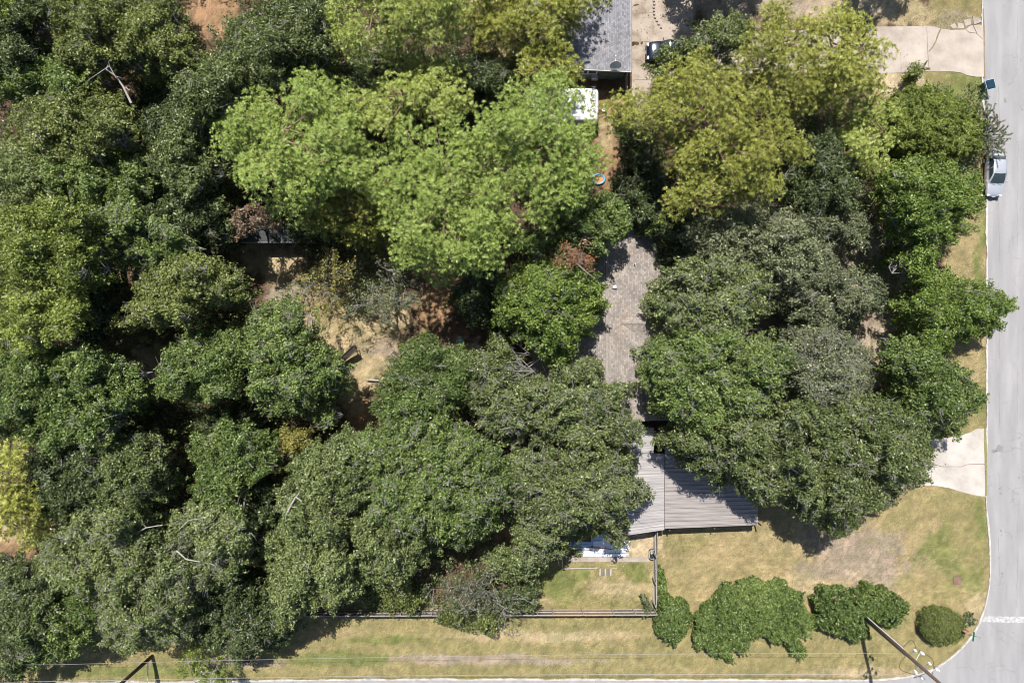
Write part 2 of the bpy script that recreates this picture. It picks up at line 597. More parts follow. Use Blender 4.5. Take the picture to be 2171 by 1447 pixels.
# ---- road
def road_mat():
    m, nt, b = newmat('old_asphalt')
    tc = N(nt, "ShaderNodeTexCoord")
    n1 = N(nt, "ShaderNodeTexNoise")
    n1.inputs["Scale"].default_value = .35
    n1.inputs["Detail"].default_value = 5
    mp = N(nt, "ShaderNodeMapping")
    mp.inputs["Scale"].default_value = (3.0, .5, 1)
    nt.links.new(tc.outputs["Object"], mp.inputs[0])
    nt.links.new(mp.outputs[0], n1.inputs["Vector"])
    r1 = ramp(nt, [(.3, (.235, .230, .235)), (.5, (.270, .263, .267)), (.7, (.315, .306, .307))])
    nt.links.new(n1.outputs[0], r1.inputs[0])
    n2 = N(nt, "ShaderNodeTexNoise")
    n2.inputs["Scale"].default_value = 14
    n2.inputs["Detail"].default_value = 8
    n2.inputs["Roughness"].default_value = .8
    nt.links.new(tc.outputs["Object"], n2.inputs["Vector"])
    r2 = ramp(nt, [(.28, (.72, .72, .72)), (.5, (1, 1, 1)), (.75, (1.18, 1.18, 1.18))])
    nt.links.new(n2.outputs[0], r2.inputs[0])
    mx = N(nt, "ShaderNodeMixRGB", blend_type='MULTIPLY')
    mx.inputs[0].default_value = 1
    nt.links.new(r1.outputs[0], mx.inputs[1])
    nt.links.new(r2.outputs[0], mx.inputs[2])
    # hairline cracks
    vo = N(nt, "ShaderNodeTexVoronoi", feature='DISTANCE_TO_EDGE')
    vo.inputs["Scale"].default_value = .42
    wrp = N(nt, "ShaderNodeTexNoise")
    wrp.inputs["Scale"].default_value = 1.6
    wrp.inputs["Detail"].default_value = 6
    nt.links.new(tc.outputs["Object"], wrp.inputs["Vector"])
    ad = N(nt, "ShaderNodeMixRGB", blend_type='ADD')
    ad.inputs[0].default_value = 1.0
    nt.links.new(tc.outputs["Object"], ad.inputs[1])
    nt.links.new(wrp.outputs[1], ad.inputs[2])
    nt.links.new(ad.outputs[0], vo.inputs["Vector"])
    n3 = N(nt, "ShaderNodeTexNoise")
    n3.inputs["Scale"].default_value = .5
    nt.links.new(tc.outputs["Object"], n3.inputs["Vector"])
    th = N(nt, "ShaderNodeMath", operation='MULTIPLY_ADD')
    th.inputs[1].default_value = .055
    th.inputs[2].default_value = -.024
    nt.links.new(n3.outputs[0], th.inputs[0])
    lt = N(nt, "ShaderNodeMath", operation='LESS_THAN')
    nt.links.new(vo.outputs["Distance"], lt.inputs[0])
    nt.links.new(th.outputs[0], lt.inputs[1])
    # tar spots
    v2 = N(nt, "ShaderNodeTexVoronoi")
    v2.inputs["Scale"].default_value = 1.5
    nt.links.new(ad.outputs[0], v2.inputs["Vector"])
    l2 = N(nt, "ShaderNodeMath", operation='LESS_THAN')
    l2.inputs[1].default_value = .05
    nt.links.new(v2.outputs["Distance"], l2.inputs[0])
    mxx = N(nt, "ShaderNodeMath", operation='MAXIMUM')
    nt.links.new(lt.outputs[0], mxx.inputs[0])
    nt.links.new(l2.outputs[0], mxx.inputs[1])
    ml = N(nt, "ShaderNodeMath", operation='MULTIPLY')
    ml.inputs[1].default_value = .5
    nt.links.new(mxx.outputs[0], ml.inputs[0])
    m2 = N(nt, "ShaderNodeMixRGB")
    nt.links.new(ml.outputs[0], m2.inputs[0])
    nt.links.new(mx.outputs[0], m2.inputs[1])
    m2.inputs[2].default_value = (.16, .16, .165, 1)
    nt.links.new(m2.outputs[0], b.inputs["Base Color"])
    b.inputs["Roughness"].default_value = .85
    bp = N(nt, "ShaderNodeBump")
    bp.inputs["Strength"].default_value = .3
    bp.inputs["Distance"].default_value = .01
    nt.links.new(n2.outputs[0], bp.inputs["Height"])
    nt.links.new(bp.outputs[0], b.inputs["Normal"])
    return m


def sheet(name, polypx, z, mat):
    bm = bmesh.new()
    vs = [bm.verts.new(W(p[0], p[1], 0) + Vector((0, 0, z))) for p in polypx]
    f = bm.faces.new(vs)
    bmesh.ops.triangulate(bm, faces=[f])
    bmesh.ops.recalc_face_normals(bm, faces=bm.faces)
    for f in bm.faces:
        if f.normal.z < 0:
            f.normal_flip()
    me = bpy.data.meshes.new(name)
    bm.to_mesh(me)
    bm.free()
    return link(name, me, mat)


def slab(name, polypx, z0, z1, mat):
    mb = MB()
    mb.prism([W(p[0], p[1], 0) for p in polypx], z0, z1)
    return mb.build(name, mat)


tag(sheet('road', ROADPOLY, .004, road_mat()), kind='structure')
KERB = plain('kerb_concrete', (.42, .40, .365), .85, var=.3, scale=1.6, bump=.4, bscale=30)


def ribbon(name, pts, w, z0, z1, mat, side=1):
    """a strip of rectangular section along a path of world points"""
    P = [Vector((p[0], p[1], 0)) for p in pts]
    vs = []
    fs = []
    for i, p in enumerate(P):
        d = (P[min(i + 1, len(P) - 1)] - P[max(i - 1, 0)]).normalized()
        n = Vector((-d.y, d.x, 0)) * side
        ww = w(i) if callable(w) else w
        q = p + n * ww
        vs += [(p.x, p.y, z0), (p.x, p.y, z1), (q.x, q.y, z1), (q.x, q.y, z0)]
    for i in range(len(P) - 1):
        a = i * 4
        for k in range(4):
            k2 = (k + 1) % 4
            fs.append((a + k, a + k2, a + 4 + k2, a + 4 + k))
    fs += [(0, 3, 2, 1), ((len(P) - 1) * 4, (len(P) - 1) * 4 + 1, (len(P) - 1) * 4 + 2, (len(P) - 1) * 4 + 3)]
    mb = MB()
    mb.add(vs, fs)
    o = mb.build(name, mat)
    bm = bmesh.new()
    bm.from_mesh(o.data)
    bmesh.ops.recalc_face_normals(bm, faces=bm.faces)
    bm.to_mesh(o.data)
    bm.free()
    return o


kp = [W(p[0], p[1]) for p in EDGE]
# fine resample so the kerb edge can be ragged where grass has crept over it
kk = []
for a, b in zip(kp[:-1], kp[1:]):
    n = max(1, int((b - a).length / .3))
    for j in range(n):
        kk.append(a.lerp(b, j / n))
kk.append(kp[-1])
kerbw = [(.16 + .07 * math.sin(i * .37) * math.sin(i * .113) + (rnd.uniform(-.05, .05))) for i in range(len(kk))]
tag(ribbon('kerb', kk, lambda i: max(.05, kerbw[i]), -.02, .115, KERB, side=-1), kind='structure')
PAINT = plain('worn_white_paint', (.72, .72, .70), .7, var=.15, scale=6)


def worn_paint():
    m, nt, b = newmat('worn_stop_line_paint')
    tc = N(nt, "ShaderNodeTexCoord")
    no = N(nt, "ShaderNodeTexNoise")
    no.inputs["Scale"].default_value = 3.5
    no.inputs["Detail"].default_value = 8
    no.inputs["Roughness"].default_value = .75
    nt.links.new(tc.outputs["Object"], no.inputs["Vector"])
    r = ramp(nt, [(.42, (.50, .50, .49)), (.54, (.29, .285, .29))])
    nt.links.new(no.outputs[0], r.inputs[0])
    nt.links.new(r.outputs[0], b.inputs["Base Color"])
    b.inputs["Roughness"].default_value = .8
    return m


tag(sheet('stop_line', [(2089, 1305), (2140, 1306), (2300, 1307), (2300, 1320), (2140, 1319), (2082, 1317)], .009, worn_paint()), kind='structure')
TAR = plain('tar_stain', (.20, .195, .19), .8, var=.3, scale=8)
for (u, v, r, sx) in [(2118, 950, 8, 1), (2107, 956, 4, 1.5), (2120, 1035, 3.2, 1), (2121, 1045, 2.6, 1), (2122, 1124, 3, .8), (2123, 1134, 2, .8), (2131, 213, 5, .7), (2124, 1215, 2.5, 1), (2124, 1222, 2, 1), (2160, 1012, 2, 1), (2146, 962, 2, .7)]:
    pl = []
    for k in range(14):
        a = k / 14 * 2 * math.pi
        q = r * (1 + rnd.uniform(-.35, .3))
        pl.append((u + math.cos(a) * q * sx, v + math.sin(a) * q))
    tag(sheet('road_stain', pl, .010, TAR), kind='structure')

# ---- concrete drives and strips
#SEAM


def concrete(name, c, warm=0.0, var=.16, stain=(.7, .68, .64), sc=.5):
    m, nt, b = newmat(name)
    tc = N(nt, "ShaderNodeTexCoord")
    n1 = N(nt, "ShaderNodeTexNoise")
    n1.inputs["Scale"].default_value = sc
    n1.inputs["Detail"].default_value = 7
    n1.inputs["Roughness"].default_value = .6
    nt.links.new(tc.outputs["Object"], n1.inputs["Vector"])
    r1 = ramp(nt, [(.33, tuple(x * y for x, y in zip(c, stain))), (.52, c), (.7, tuple(min(.9, x * (1 + var)) for x in c))])
    nt.links.new(n1.outputs[0], r1.inputs[0])
    n2 = N(nt, "ShaderNodeTexNoise")
    n2.inputs["Scale"].default_value = 16
    n2.inputs["Detail"].default_value = 6
    nt.links.new(tc.outputs["Object"], n2.inputs["Vector"])
    r2 = ramp(nt, [(.3, (.86, .86, .86)), (.6, (1.06, 1.06, 1.06))])
    nt.links.new(n2.outputs[0], r2.inputs[0])
    mx = N(nt, "ShaderNodeMixRGB", blend_type='MULTIPLY')
    mx.inputs[0].default_value = 1
    nt.links.new(r1.outputs[0], mx.inputs[1])
    nt.links.new(r2.outputs[0], mx.inputs[2])
    nt.links.new(mx.outputs[0], b.inputs["Base Color"])
    b.inputs["Roughness"].default_value = .85
    bp = N(nt, "ShaderNodeBump")
    bp.inputs["Strength"].default_value = .25
    bp.inputs["Distance"].default_value = .01
    nt.links.new(n2.outputs[0], bp.inputs["Height"])
    nt.links.new(bp.outputs[0], b.inputs["Normal"])
    return m


CONC1 = concrete('pale_concrete', (.44, .405, .37), stain=(.78,.76,.73))
CONC2 = concrete('pinkish_concrete', (.38, .33, .285), stain=(.78,.76,.74))
CONC3 = concrete('old_drive_concrete', (.33, .275, .225), stain=(.62, .58, .52), sc=.8)
JOINT = plain('joint_dirt', (.16, .12, .08), .95, var=.3)
DIRTE = plain('edge_dirt', (.20, .15, .09), .95, var=.3)
# lower right drive
tag(slab('driveway', [(1700, 935), (1965, 930), (1990, 929), (2030, 924), (2055, 916), (2068, 908), (2084, 907), (2087, 1051), (2072, 1050), (2040, 1043), (2010, 1033), (1985, 1029), (1965, 1028), (1700, 1026)], -.02, .135, CONC1), kind='structure')
tag(slab('driveway', [(1855, 58), (1964, 57), (2000, 57), (2076, 54), (2083, 57), (2084, 164), (2068, 164), (2050, 161), (2035, 155), (2020, 153), (1972, 152), (1868, 157), (1700, 156), (1600, 158), (1500, 150), (1470, 145), (1470, 75), (1600, 70)], -.02, .135, CONC2), kind='structure')
tag(slab('driveway', [(1339, -300), (1480, -300), (1468, 75), (1470, 235), (1339, 240)], -.02, .130, CONC3), kind='structure')
tag(slab('path', [(1204, 1179), (1378, 1179), (1378, 1189.5), (1204, 1189.5)], 0, .14, concrete('patio_strip', (.34, .29, .25))), kind='structure')


def line(name, pts, w, z, mat):
    """a crack or joint: a narrow raised strip laid on its slab"""
    P = [W(p[0], p[1]) for p in pts]
    L = []
    Rr = []
    for i, p in enumerate(P):
        d = (P[min(i + 1, len(P) - 1)] - P[max(i - 1, 0)]).normalized()
        n = Vector((-d.y, d.x, 0)) * w / 2 * rnd.uniform(.7, 1.3)
        L.append(p + n)
        Rr.append(p - n)
    vs = [(p.x, p.y, z) for p in L] + [(p.x, p.y, z) for p in Rr]
    n = len(P)
    fs = [(i, i + n, i + n + 1, i + 1) for i in range(n - 1)]
    mb = MB()
    mb.add(vs, fs)
    return tag(mb.build(name, mat), kind='structure')


def wob(a, b, n, amp):
    return [(a[0] + (b[0] - a[0]) * t + rnd.uniform(-amp, amp), a[1] + (b[1] - a[1]) * t + rnd.uniform(-amp, amp)) for t in [i / n for i in range(n + 1)]]


line('driveway_joint', [(1971.5, 931), (1972, 980), (1973, 1028)], .055, .140, JOINT)
line('driveway_crack', [(1976, 984), (1985, 985), (1996, 988), (2020, 988), (2038, 988), (2046, 984), (2060, 983), (2087, 983)], .05, .140, JOINT)
line('driveway_joint', [(1963, 58), (1965, 110), (1968, 152)], .05, .140, JOINT)
line('driveway_joint', [(1908, 112), (1909, 155)], .03, .140, JOINT)
line('driveway_crack', [(1993, 62), (1987, 75), (1982, 90), (1975, 102), (1967, 111)], .13, .141, DIRTE)
line('driveway_crack', [(2044, 62), (2052, 70), (2068, 72), (2082, 85)], .06, .140, JOINT)
line('driveway_crack', [(2062, 38), (2061, 55), (2069, 72)], .09, .1405, JOINT)
for y_ in (30, 89, 128, 171, 210):
    line('driveway_joint', wob((1340, y_), (1385, y_ + rnd.uniform(-3, 3)), 8, .8), .05, .135, JOINT)
line('driveway_joint', [(1384, -100), (1384, 75)], .05, .135, JOINT)
line('verge_strip', [(2082.5, 20), (2084.5, 70), (2084.5, 120), (2085.5, 165)], .12, .142, DIRTE)
for a_, b__ in ((180, 330), (420, 560), (600, 760), (790, 905), (1000, 1030), (1140, 1240)):
    line('road_seam', wob((2117, a_), (2120, b__), 14, .9), .045, .0095, TAR)
for a_, b__ in ((20, 150), (300, 520), (640, 900), (1060, 1290)):
    line('road_seam', wob((2158, a_), (2156, b__), 14, 1.6), .03, .0095, TAR)
line('road_seam', wob((2085, 1312), (2171, 1370), 9, 1.5), .03, .0125, TAR)
EDGEG = plain('grown_over_gutter', (.20, .185, .08), .95, var=.35, scale=6)
line('verge_strip', [(2086, 907), (2087.5, 950), (2089, 1000), (2088.5, 1050)], .24, .141, EDGEG)
# patch of soil and broken slab at the top of the pinkish drive
sod = [(1980, 58), (1995, 62), (2015, 65), (2045, 64), (2052, 58), (2062, 52), (2060, 40), (2020, 30), (1990, 40)]
tag(slab('soil_patch', sod, .02, .15, plain('grassy_soil', (.18, .155, .085), .95, var=.5, scale=5, bump=.6)), kind='structure')
SHARD = concrete('broken_concrete', (.36, .31, .27))
for sh in ([(2012, 56), (2022, 50), (2027, 60), (2018, 62)], [(2028, 50), (2040, 52), (2042, 62), (2029, 62)], [(2041, 44), (2056, 42), (2057, 53), (2045, 57)], [(2060, 36), (2076, 40), (2079, 48), (2063, 54)]):
    tag(slab('broken_slab', sh, .03, .165, SHARD), kind='structure')


# ================================================================== BUILDINGS
def shingle(name, tones, rot=0.0, wscale=1.0, spread=.5):
    m, nt, b = newmat(name)
    tc = N(nt, "ShaderNodeTexCoord")
    mp = N(nt, "ShaderNodeMapping")
    mp.inputs["Rotation"].default_value = (0, 0, rot)
    nt.links.new(tc.outputs["Object"], mp.inputs[0])
    br = N(nt, "ShaderNodeTexBrick")
    br.inputs["Scale"].default_value = 1.0
    br.inputs["Brick Width"].default_value = .27 * wscale
    br.inputs["Row Height"].default_value = .20 * wscale
    br.inputs["Mortar Size"].default_value = .018
    br.inputs["Mortar Smooth"].default_value = .6
    br.inputs["Bias"].default_value = 0
    br.inputs["Color1"].default_value = (0, 0, 0, 1)
    br.inputs["Color2"].default_value = (1, 1, 1, 1)
    br.inputs["Mortar"].default_value = (.0, .0, .0, 1)
    nt.links.new(mp.outputs[0], br.inputs[0])
    r = ramp(nt, [(0, tones[0]), (.35, tones[1]), (.62, tones[2]), (.95, tones[3])])
    nt.links.new(br.outputs[0], r.inputs[0])
    no = N(nt, "ShaderNodeTexNoise")
    no.inputs["Scale"].default_value = .6
    no.inputs["Detail"].default_value = 7
    nt.links.new(tc.outputs["Object"], no.inputs["Vector"])
    r2 = ramp(nt, [(.3, (.78, .78, .8)), (.7, (1.14, 1.12, 1.1))])
    nt.links.new(no.outputs[0], r2.inputs[0])
    mx = N(nt, "ShaderNodeMixRGB", blend_type='MULTIPLY')
    mx.inputs[0].default_value = 1
    nt.links.new(r.outputs[0], mx.inputs[1])
    nt.links.new(r2.outputs[0], mx.inputs[2])
    # drifts of fallen pine needles
    n3 = N(nt, "ShaderNodeTexNoise")
    n3.inputs["Scale"].default_value = .33
    n3.inputs["Detail"].default_value = 9
    n3.inputs["Roughness"].default_value = .72
    nt.links.new(tc.outputs["Object"], n3.inputs["Vector"])
    r3 = ramp(nt, [(.52, (0, 0, 0)), (.70, (spread, spread, spread))])
    nt.links.new(n3.outputs[0], r3.inputs[0])
    m3 = N(nt, "ShaderNodeMixRGB")
    nt.links.new(r3.outputs[0], m3.inputs[0])
    nt.links.new(mx.outputs[0], m3.inputs[1])
    m3.inputs[2].default_value = (.28, .19, .12, 1)
    nt.links.new(m3.outputs[0], b.inputs["Base Color"])
    b.inputs["Roughness"].default_value = .9
    bp = N(nt, "ShaderNodeBump")
    bp.inputs["Strength"].default_value = .5
    bp.inputs["Distance"].default_value = .015
    nt.links.new(br.outputs[1], bp.inputs["Height"])
    bp.invert = True
    nt.links.new(bp.outputs[0], b.inputs["Normal"])
    return m


TONES = [(.20, .178, .16), (.255, .226, .202), (.285, .254, .23), (.35, .32, .29)]
SHV = shingle('shingles_courses_along', TONES, rot=math.radians(90), spread=.42, wscale=.9)
SHH = shingle('shingles_courses_across', TONES, rot=0, spread=.3, wscale=.72)
SHG = shingle('grey_shingles', [(.15, .15, .165), (.205, .205, .222), (.23, .23, .25), (.27, .27, .29)], rot=math.radians(90), spread=.18, wscale=.9)
WALLD = plain('dark_green_siding', (.10, .13, .12), .8, var=.2, scale=2)
WALLB = plain('tan_brick_wall', (.30, .22, .16), .85, var=.25, scale=6, bump=.4)
FASC = plain('grey_white_trim', (.55, .55, .54), .6, var=.12)
GLASS = plain('window_glass', (.05, .07, .09), .08, var=.2, scale=1)
METALG = plain('galvanised_metal', (.55, .57, .60), .35, metal=.8, var=.12, scale=3)
BLACKP = plain('black_plastic', (.02, .022, .025), .45, var=.3)
WHITEP = plain('white_plastic', (.80, .80, .79), .4, var=.05)


def slab3(mb, q, t):
    """a roof plane of thickness t (downwards) from 3 or 4 corner points"""
    q = [Vector(p) for p in q]
    n = len(q)
    nrm = (q[1] - q[0]).cross(q[2] - q[0])
    if nrm.z < 0:
        q.reverse()
    vs = q + [p - Vector((0, 0, t)) for p in q]
    fs = [tuple(range(n)), tuple(range(2 * n - 1, n - 1, -1))]
    for i in range(n):
        j = (i + 1) % n
        fs.append((i, i + n, j + n, j))
    mb.add(vs, fs)


# --- centre house
zr, ze = 4.55, 2.95
hx = W(1287, 0, zr).x
yT = W(0, 487, ze).y
yB = W(0, 889, ze).y
xr = hx + 7.6
xl = hx - 7.0
cy = W(0, 684, 4.2).y
house = empty('house', (hx, (yT + yB) / 2, 0), 'brown shingle roofed house almost hidden between the two big oaks, left open in a strip', 'house')
ho = Vector(house.location)


def HB(mb, name, mat, par, smooth=False):
    o = mb.build(name, mat, None, smooth)
    o.parent = par
    o.matrix_parent_inverse = par.matrix_world.inverted() if False else Matrix.Translation(-Vector(par.location)) if par.rotation_euler.z == 0 else par.matrix_basis.inverted()
    return o


m1 = MB()
slab3(m1, [(hx, yT, zr), (hx, yB, zr), (xr, yB, ze), (xr, yT, ze)], .14)
slab3(m1, [(hx - .004, yT, zr), (xl, yT, ze), (xl, yB, ze), (hx - .004, yB, zr)], .14)
roof = HB(m1, 'roof', SHV, house)
# cross gable: ridge runs towards the right with valleys to both sides
zc = zr - .28
slope = (zr - ze) / 7.6
x0 = hx + (zr - zc) / slope + .05
half = (zc - (ze)) / .30
m2 = MB()
xe = xr + 4.5
zd = .02
slab3(m2, [(x0, cy, zc + zd), (xe, cy, zc + zd), (xe, cy - half, ze + zd), (xr, cy - half, ze + zd)], .10)
slab3(m2, [(x0, cy + .004, zc + zd), (xr, cy + half, ze + zd), (xe, cy + half, ze + zd), (xe, cy + .004, zc + zd)], .10)
HB(m2, 'wing_roof', SHH, house)
cap = MB()
cap.box((hx, (yT + yB) / 2, zr + .02), (.26, yT - yB, .05), bev=.02)
cap.box(((x0 + xe) / 2, cy, zc + .05), (xe - x0, .26, .05), bev=.02)
HB(cap, 'ridge_cap', plain('ridge_shingle', (.25, .22, .195), .9, var=.2, scale=4), house)
wl = MB()
wl.box((hx + .3, (yT + yB) / 2, 1.4), (13.4, yT - yB - 1.0, 2.8))
wl.box((xr + 1.9, cy, 1.4), (4.2, half * 1.7, 2.8))
HB(wl, 'wall', WALLB, house)
tr = MB()
tr.box((hx + 3.8, yB - .012, (zr + ze) / 2 - .1), (7.75, .03, .18), R3(y=math.atan2(zr - ze, 7.6)))
tr.box((hx - 3.5, yB - .012, (zr + ze) / 2 - .1), (7.15, .03, .18), R3(y=-math.atan2(zr - ze, 7.0)))
tr.box((xr + .02, (yB + cy - half) / 2, ze - .1), (.03, abs(yB - cy + half), .16))
HB(tr, 'fascia', FASC, house)
for (u, v) in ((1304, 818), (1302, 608)):
    p = W(u, v, 4.3)
    f = MB()
    f.box((p.x, p.y, 4.55), (.42, .36, .10), bev=.03)
    f.box((p.x, p.y, 4.40), (.30, .26, .24))
    HB(f, 'roof_vent', METALG, house)
f = MB()
p = W(1345, 560, 4.0)
f.tube([(p.x, p.y, 3.8), (p.x, p.y, 4.5)], .05, 10)
HB(f, 'vent_pipe', FASC, house)
for yy in (yT - 4, cy - 6.2, yB + 3):
    wn_ = MB()
    wn_.box((hx - 6.42, yy, 1.6), (.05, 1.5, 1.1))
    HB(wn_, 'window', GLASS, house)


# --- carport with corrugated metal roof in two sheets
def corr_mat(name, c, c2, dirt=(.34, .27, .23)):
    m, nt, b = newmat(name)
    tc = N(nt, "ShaderNodeTexCoord")
    mp = N(nt, "ShaderNodeMapping")
    mp.inputs["Scale"].default_value = (.35, 7, 1)
    nt.links.new(tc.outputs["Object"], mp.inputs[0])
    no = N(nt, "ShaderNodeTexNoise")
    no.inputs["Scale"].default_value = 1.0
    no.inputs["Detail"].default_value = 6
    no.inputs["Roughness"].default_value = .6
    nt.links.new(mp.outputs[0], no.inputs["Vector"])
    r = ramp(nt, [(.28, dirt), (.44, c), (.62, c2)])
    nt.links.new(no.outputs[0], r.inputs[0])
    nt.links.new(r.outputs[0], b.inputs["Base Color"])
    b.inputs["Roughness"].default_value = .5
    b.inputs["Metallic"].default_value = .25
    return m


def corrugated(quad, period, depth, n_len=1):
    """quad: (bottom-left, bottom-right, top-right, top-left); ridges run left to right"""
    bl, br_, tr_, tl = [Vector(p) for p in quad]
    Ln = ((tl - bl).length + (tr_ - br_).length) / 2
    k = int(Ln / period)
    prof = []
    for i in range(k):
        for (t, h) in ((0, 0), (.52, 0), (.62, 1), (.82, 1), (.92, 0)):
            prof.append(((i + t) / k, h * depth + rnd.uniform(-.004, .004)))
    prof.append((1, 0))
    vs = []
    for (t, h) in prof:
        a = bl.lerp(tl, t) + Vector((0, 0, h))
        b_ = br_.lerp(tr_, t) + Vector((0, 0, h))
        vs += [a, b_]
    n = len(vs)
    vs += [v - Vector((0, 0, .05 + prof[i // 2][1] * .9)) for i, v in enumerate(vs)]
    fs = []
    for i in range(len(prof) - 1):
        a = i * 2
        fs += [(a, a + 1, a + 3, a + 2), (a + n, a + 2 + n, a + 3 + n, a + 1 + n), (a, a + 2, a + 2 + n, a + n), (a + 1, a + 1 + n, a + 3 + n, a + 3)]
    fs += [(0, n, n + 1, 1), (n - 2, n - 1, 2 * n - 1, 2 * n - 2)]
    mb = MB()
    mb.add(vs, fs)
    return mb


CM1 = corr_mat('weathered_white_metal', (.33, .31, .305), (.42, .40, .395), dirt=(.26, .245, .245))
CM2 = corr_mat('weathered_tan_metal', (.275, .248, .235), (.36, .33, .315), dirt=(.2,.16,.14))
WOODD = plain('dark_weathered_wood', (.10, .075, .06), .85, var=.3, scale=4)
zc_ = 2.7
cp = W(1470, 1040, 0)
carport = empty('carport', (cp.x, cp.y, 0), 'flat carport with ribbed grey metal roof at the lower end of the house', 'carport')
a = W(1330, 1134, 2.62)
b_ = W(1408.5, 1122.5, 2.62)
c_ = W(1408.5, 961, 2.78)
d_ = W(1330, 961, 2.78)
HB(corrugated((a, b_, c_, d_), .26, .035), 'roof_sheet', CM1, carport)
HB(corrugated((W(1330, 960, 2.84), W(1386, 960, 2.84), W(1386, 906, 2.9), W(1330, 906, 2.9)), .26, .035), 'roof_sheet', CM1, carport)
a = W(1409.5, 1120, 2.60)
b_ = W(1607, 1112, 2.60)
c_ = W(1607, 935, 2.78)
d_ = W(1409.5, 935, 2.78)
HB(corrugated((a, b_, c_, d_), .40, .05), 'roof_sheet', CM2, carport)
bm_ = MB()
a = W(1332, 1130, 2.45)
b_ = W(1408, 1119, 2.45)
bm_.tube([a, b_], .07, 4)
bm_.tube([W(1410, 1116, 2.4), W(1600, 1108, 2.4)], .09, 4)
for vv in (960, 1010, 1060):
    bm_.tube([W(1335, vv, 2.5), W(1604, vv, 2.5)], .06, 4)
HB(bm_, 'beam', WOODD, carport)
for (u, v) in ((1340, 1118), (1408, 1110), (1500, 1106), (1596, 1100), (1596, 960), (1340, 960)):
    p = W(u, v, 0)
    q = MB()
    q.box((p.x, p.y, 1.2), (.12, .12, 2.4))
    HB(q, 'post', WOODD, carport)
q = MB()
p = W(1470, 1030, 0)
q.box((p.x - 1, p.y, 1.15), (7.5, 6.0, 2.3))
HB(q, 'wall', WALLB, carport)

# --- neighbour's house, top
zn, zne = 3.85, 2.95
ynS = W(0, 152.5, zne).y
xnR = W(1337.5, 0, zne).x
xnM = xnR - 7.2
xnL = xnM - 3.2
ynN = ynS + 24
nh = empty('house', ((xnL + xnR) / 2, (ynS + ynN) / 2, 0), 'neighbouring grey shingle house at the top edge with a satellite dish on its roof', 'house')
m1 = MB()
slab3(m1, [(xnM, ynS, zn), (xnR, ynS, zne), (xnR, ynN, zne), (xnM, ynN, zn)], .12)
slab3(m1, [(xnM - .004, ynS, zn), (xnM - .004, ynN, zn), (xnL, ynN, zn - .4), (xnL, ynS, zn - .4)], .12)
HB(m1, 'roof', SHG, nh)
f = MB()
f.box((xnM + 3.6, ynS - .014, (zn + zne) / 2 - .06), (7.25, .04, .16), R3(y=math.atan2(zn - zne, 7.2)))
f.box((xnR + .02, (ynS + ynN) / 2, zne - .06), (.04, ynN - ynS, .14))
HB(f, 'fascia', FASC, nh)
f = MB()
f.box(((xnL + xnR) / 2, (ynS + ynN) / 2 + .1, 1.42), (xnR - xnL - .8, ynN - ynS - .6, 2.84))
HB(f, 'wall', WALLD, nh)
wy = ynS + .38
for cx_, w_, h_, z_ in ((xnR - 4.05, 1.75, .95, 2.1),):
    fr = MB()
    for sx in (-1, 0, 1):
        fr.box((cx_ + sx * w_ / 2, wy - .05, z_), (.11, .08, h_ + .11))
    for sz in (-1, 1):
        fr.box((cx_, wy - .05, z_ + sz * h_ / 2), (w_ - .115, .075, .11))
    fo = HB(fr, 'window', FASC, nh)
    gl = MB()
    gl.box((cx_, wy, z_), (w_ - .1, .04, h_ - .1))
    g = gl.build('pane', GLASS)
    g.parent = fo
    g.matrix_parent_inverse = Matrix.Translation(-Vector(nh.location))
    g.matrix_parent_inverse = fo.matrix_parent_inverse
    fo.matrix_parent_inverse = Matrix.Translation(-Vector(nh.location))
    g.matrix_parent_inverse = Matrix.Identity(4)
f = MB()
f.box((xnR - 1.35, wy - .03, 1.05), (.9, .06, 2.05))
HB(f, 'door', plain('green_door', (.09, .14, .13), .6), nh)
f = MB()
f.box((xnR - 3.3, wy - .3, 1.35), (.62, .5, .4), bev=.03)
HB(f, 'window_unit', METALG, nh)
# satellite dish
dp = W(1305, 137, 3.75)
dish = empty('satellite_dish', (dp.x, dp.y + .1, 3.05), 'white satellite dish on an arm at the corner of the grey roof', 'satellite dish')
mb = MB()
nr, ns = 7, 28
vs = []
for i in range(nr + 1):
    r = .55 * i / nr
    for k in range(ns):
        t = 2 * math.pi * k / ns
        vs.append(Vector((r * math.cos(t), r * math.sin(t) * .92, .28 * (r / .55) ** 2 * .55)))
M = R3(x=math.radians(60))
top = [M @ v for v in vs]
bot = [M @ (v - Vector((0, 0, .02))) for v in vs]
fs = []
nn = len(vs)
for i in range(nr):
    for k in range(ns):
        k2 = (k + 1) % ns
        a0 = i * ns + k
        a1 = i * ns + k2
        fs.append((a0, a1, a1 + ns, a0 + ns))
        fs.append((nn + a0, nn + a0 + ns, nn + a1 + ns, nn + a1))
for k in range(ns):
    k2 = (k + 1) % ns
    fs.append((nr * ns + k, nr * ns + k2, nn + nr * ns + k2, nn + nr * ns + k))
mb.add([v + Vector((0, -.1, .72)) for v in top + bot], fs)
mb.build('reflector', WHITEP, dish, smooth=True)
mb = MB()
mb.tube([(0, .35, .02), (0, .2, .5), (0, -.02, .66)], .03, 8)
mb.tube([(-.25, .5, .05), (0, .15, .55), (.25, .5, .05)], .018, 6)
mb.build('mast', METALG, dish)
mb = MB()
mb.tube([(0, -.05, .55), (0, .45, .62), (0, .62, .78)], .02, 6)
mb.box((0, .64, .82), (.12, .08, .14), bev=.02)
mb.build('feed_arm', WHITEP, dish)

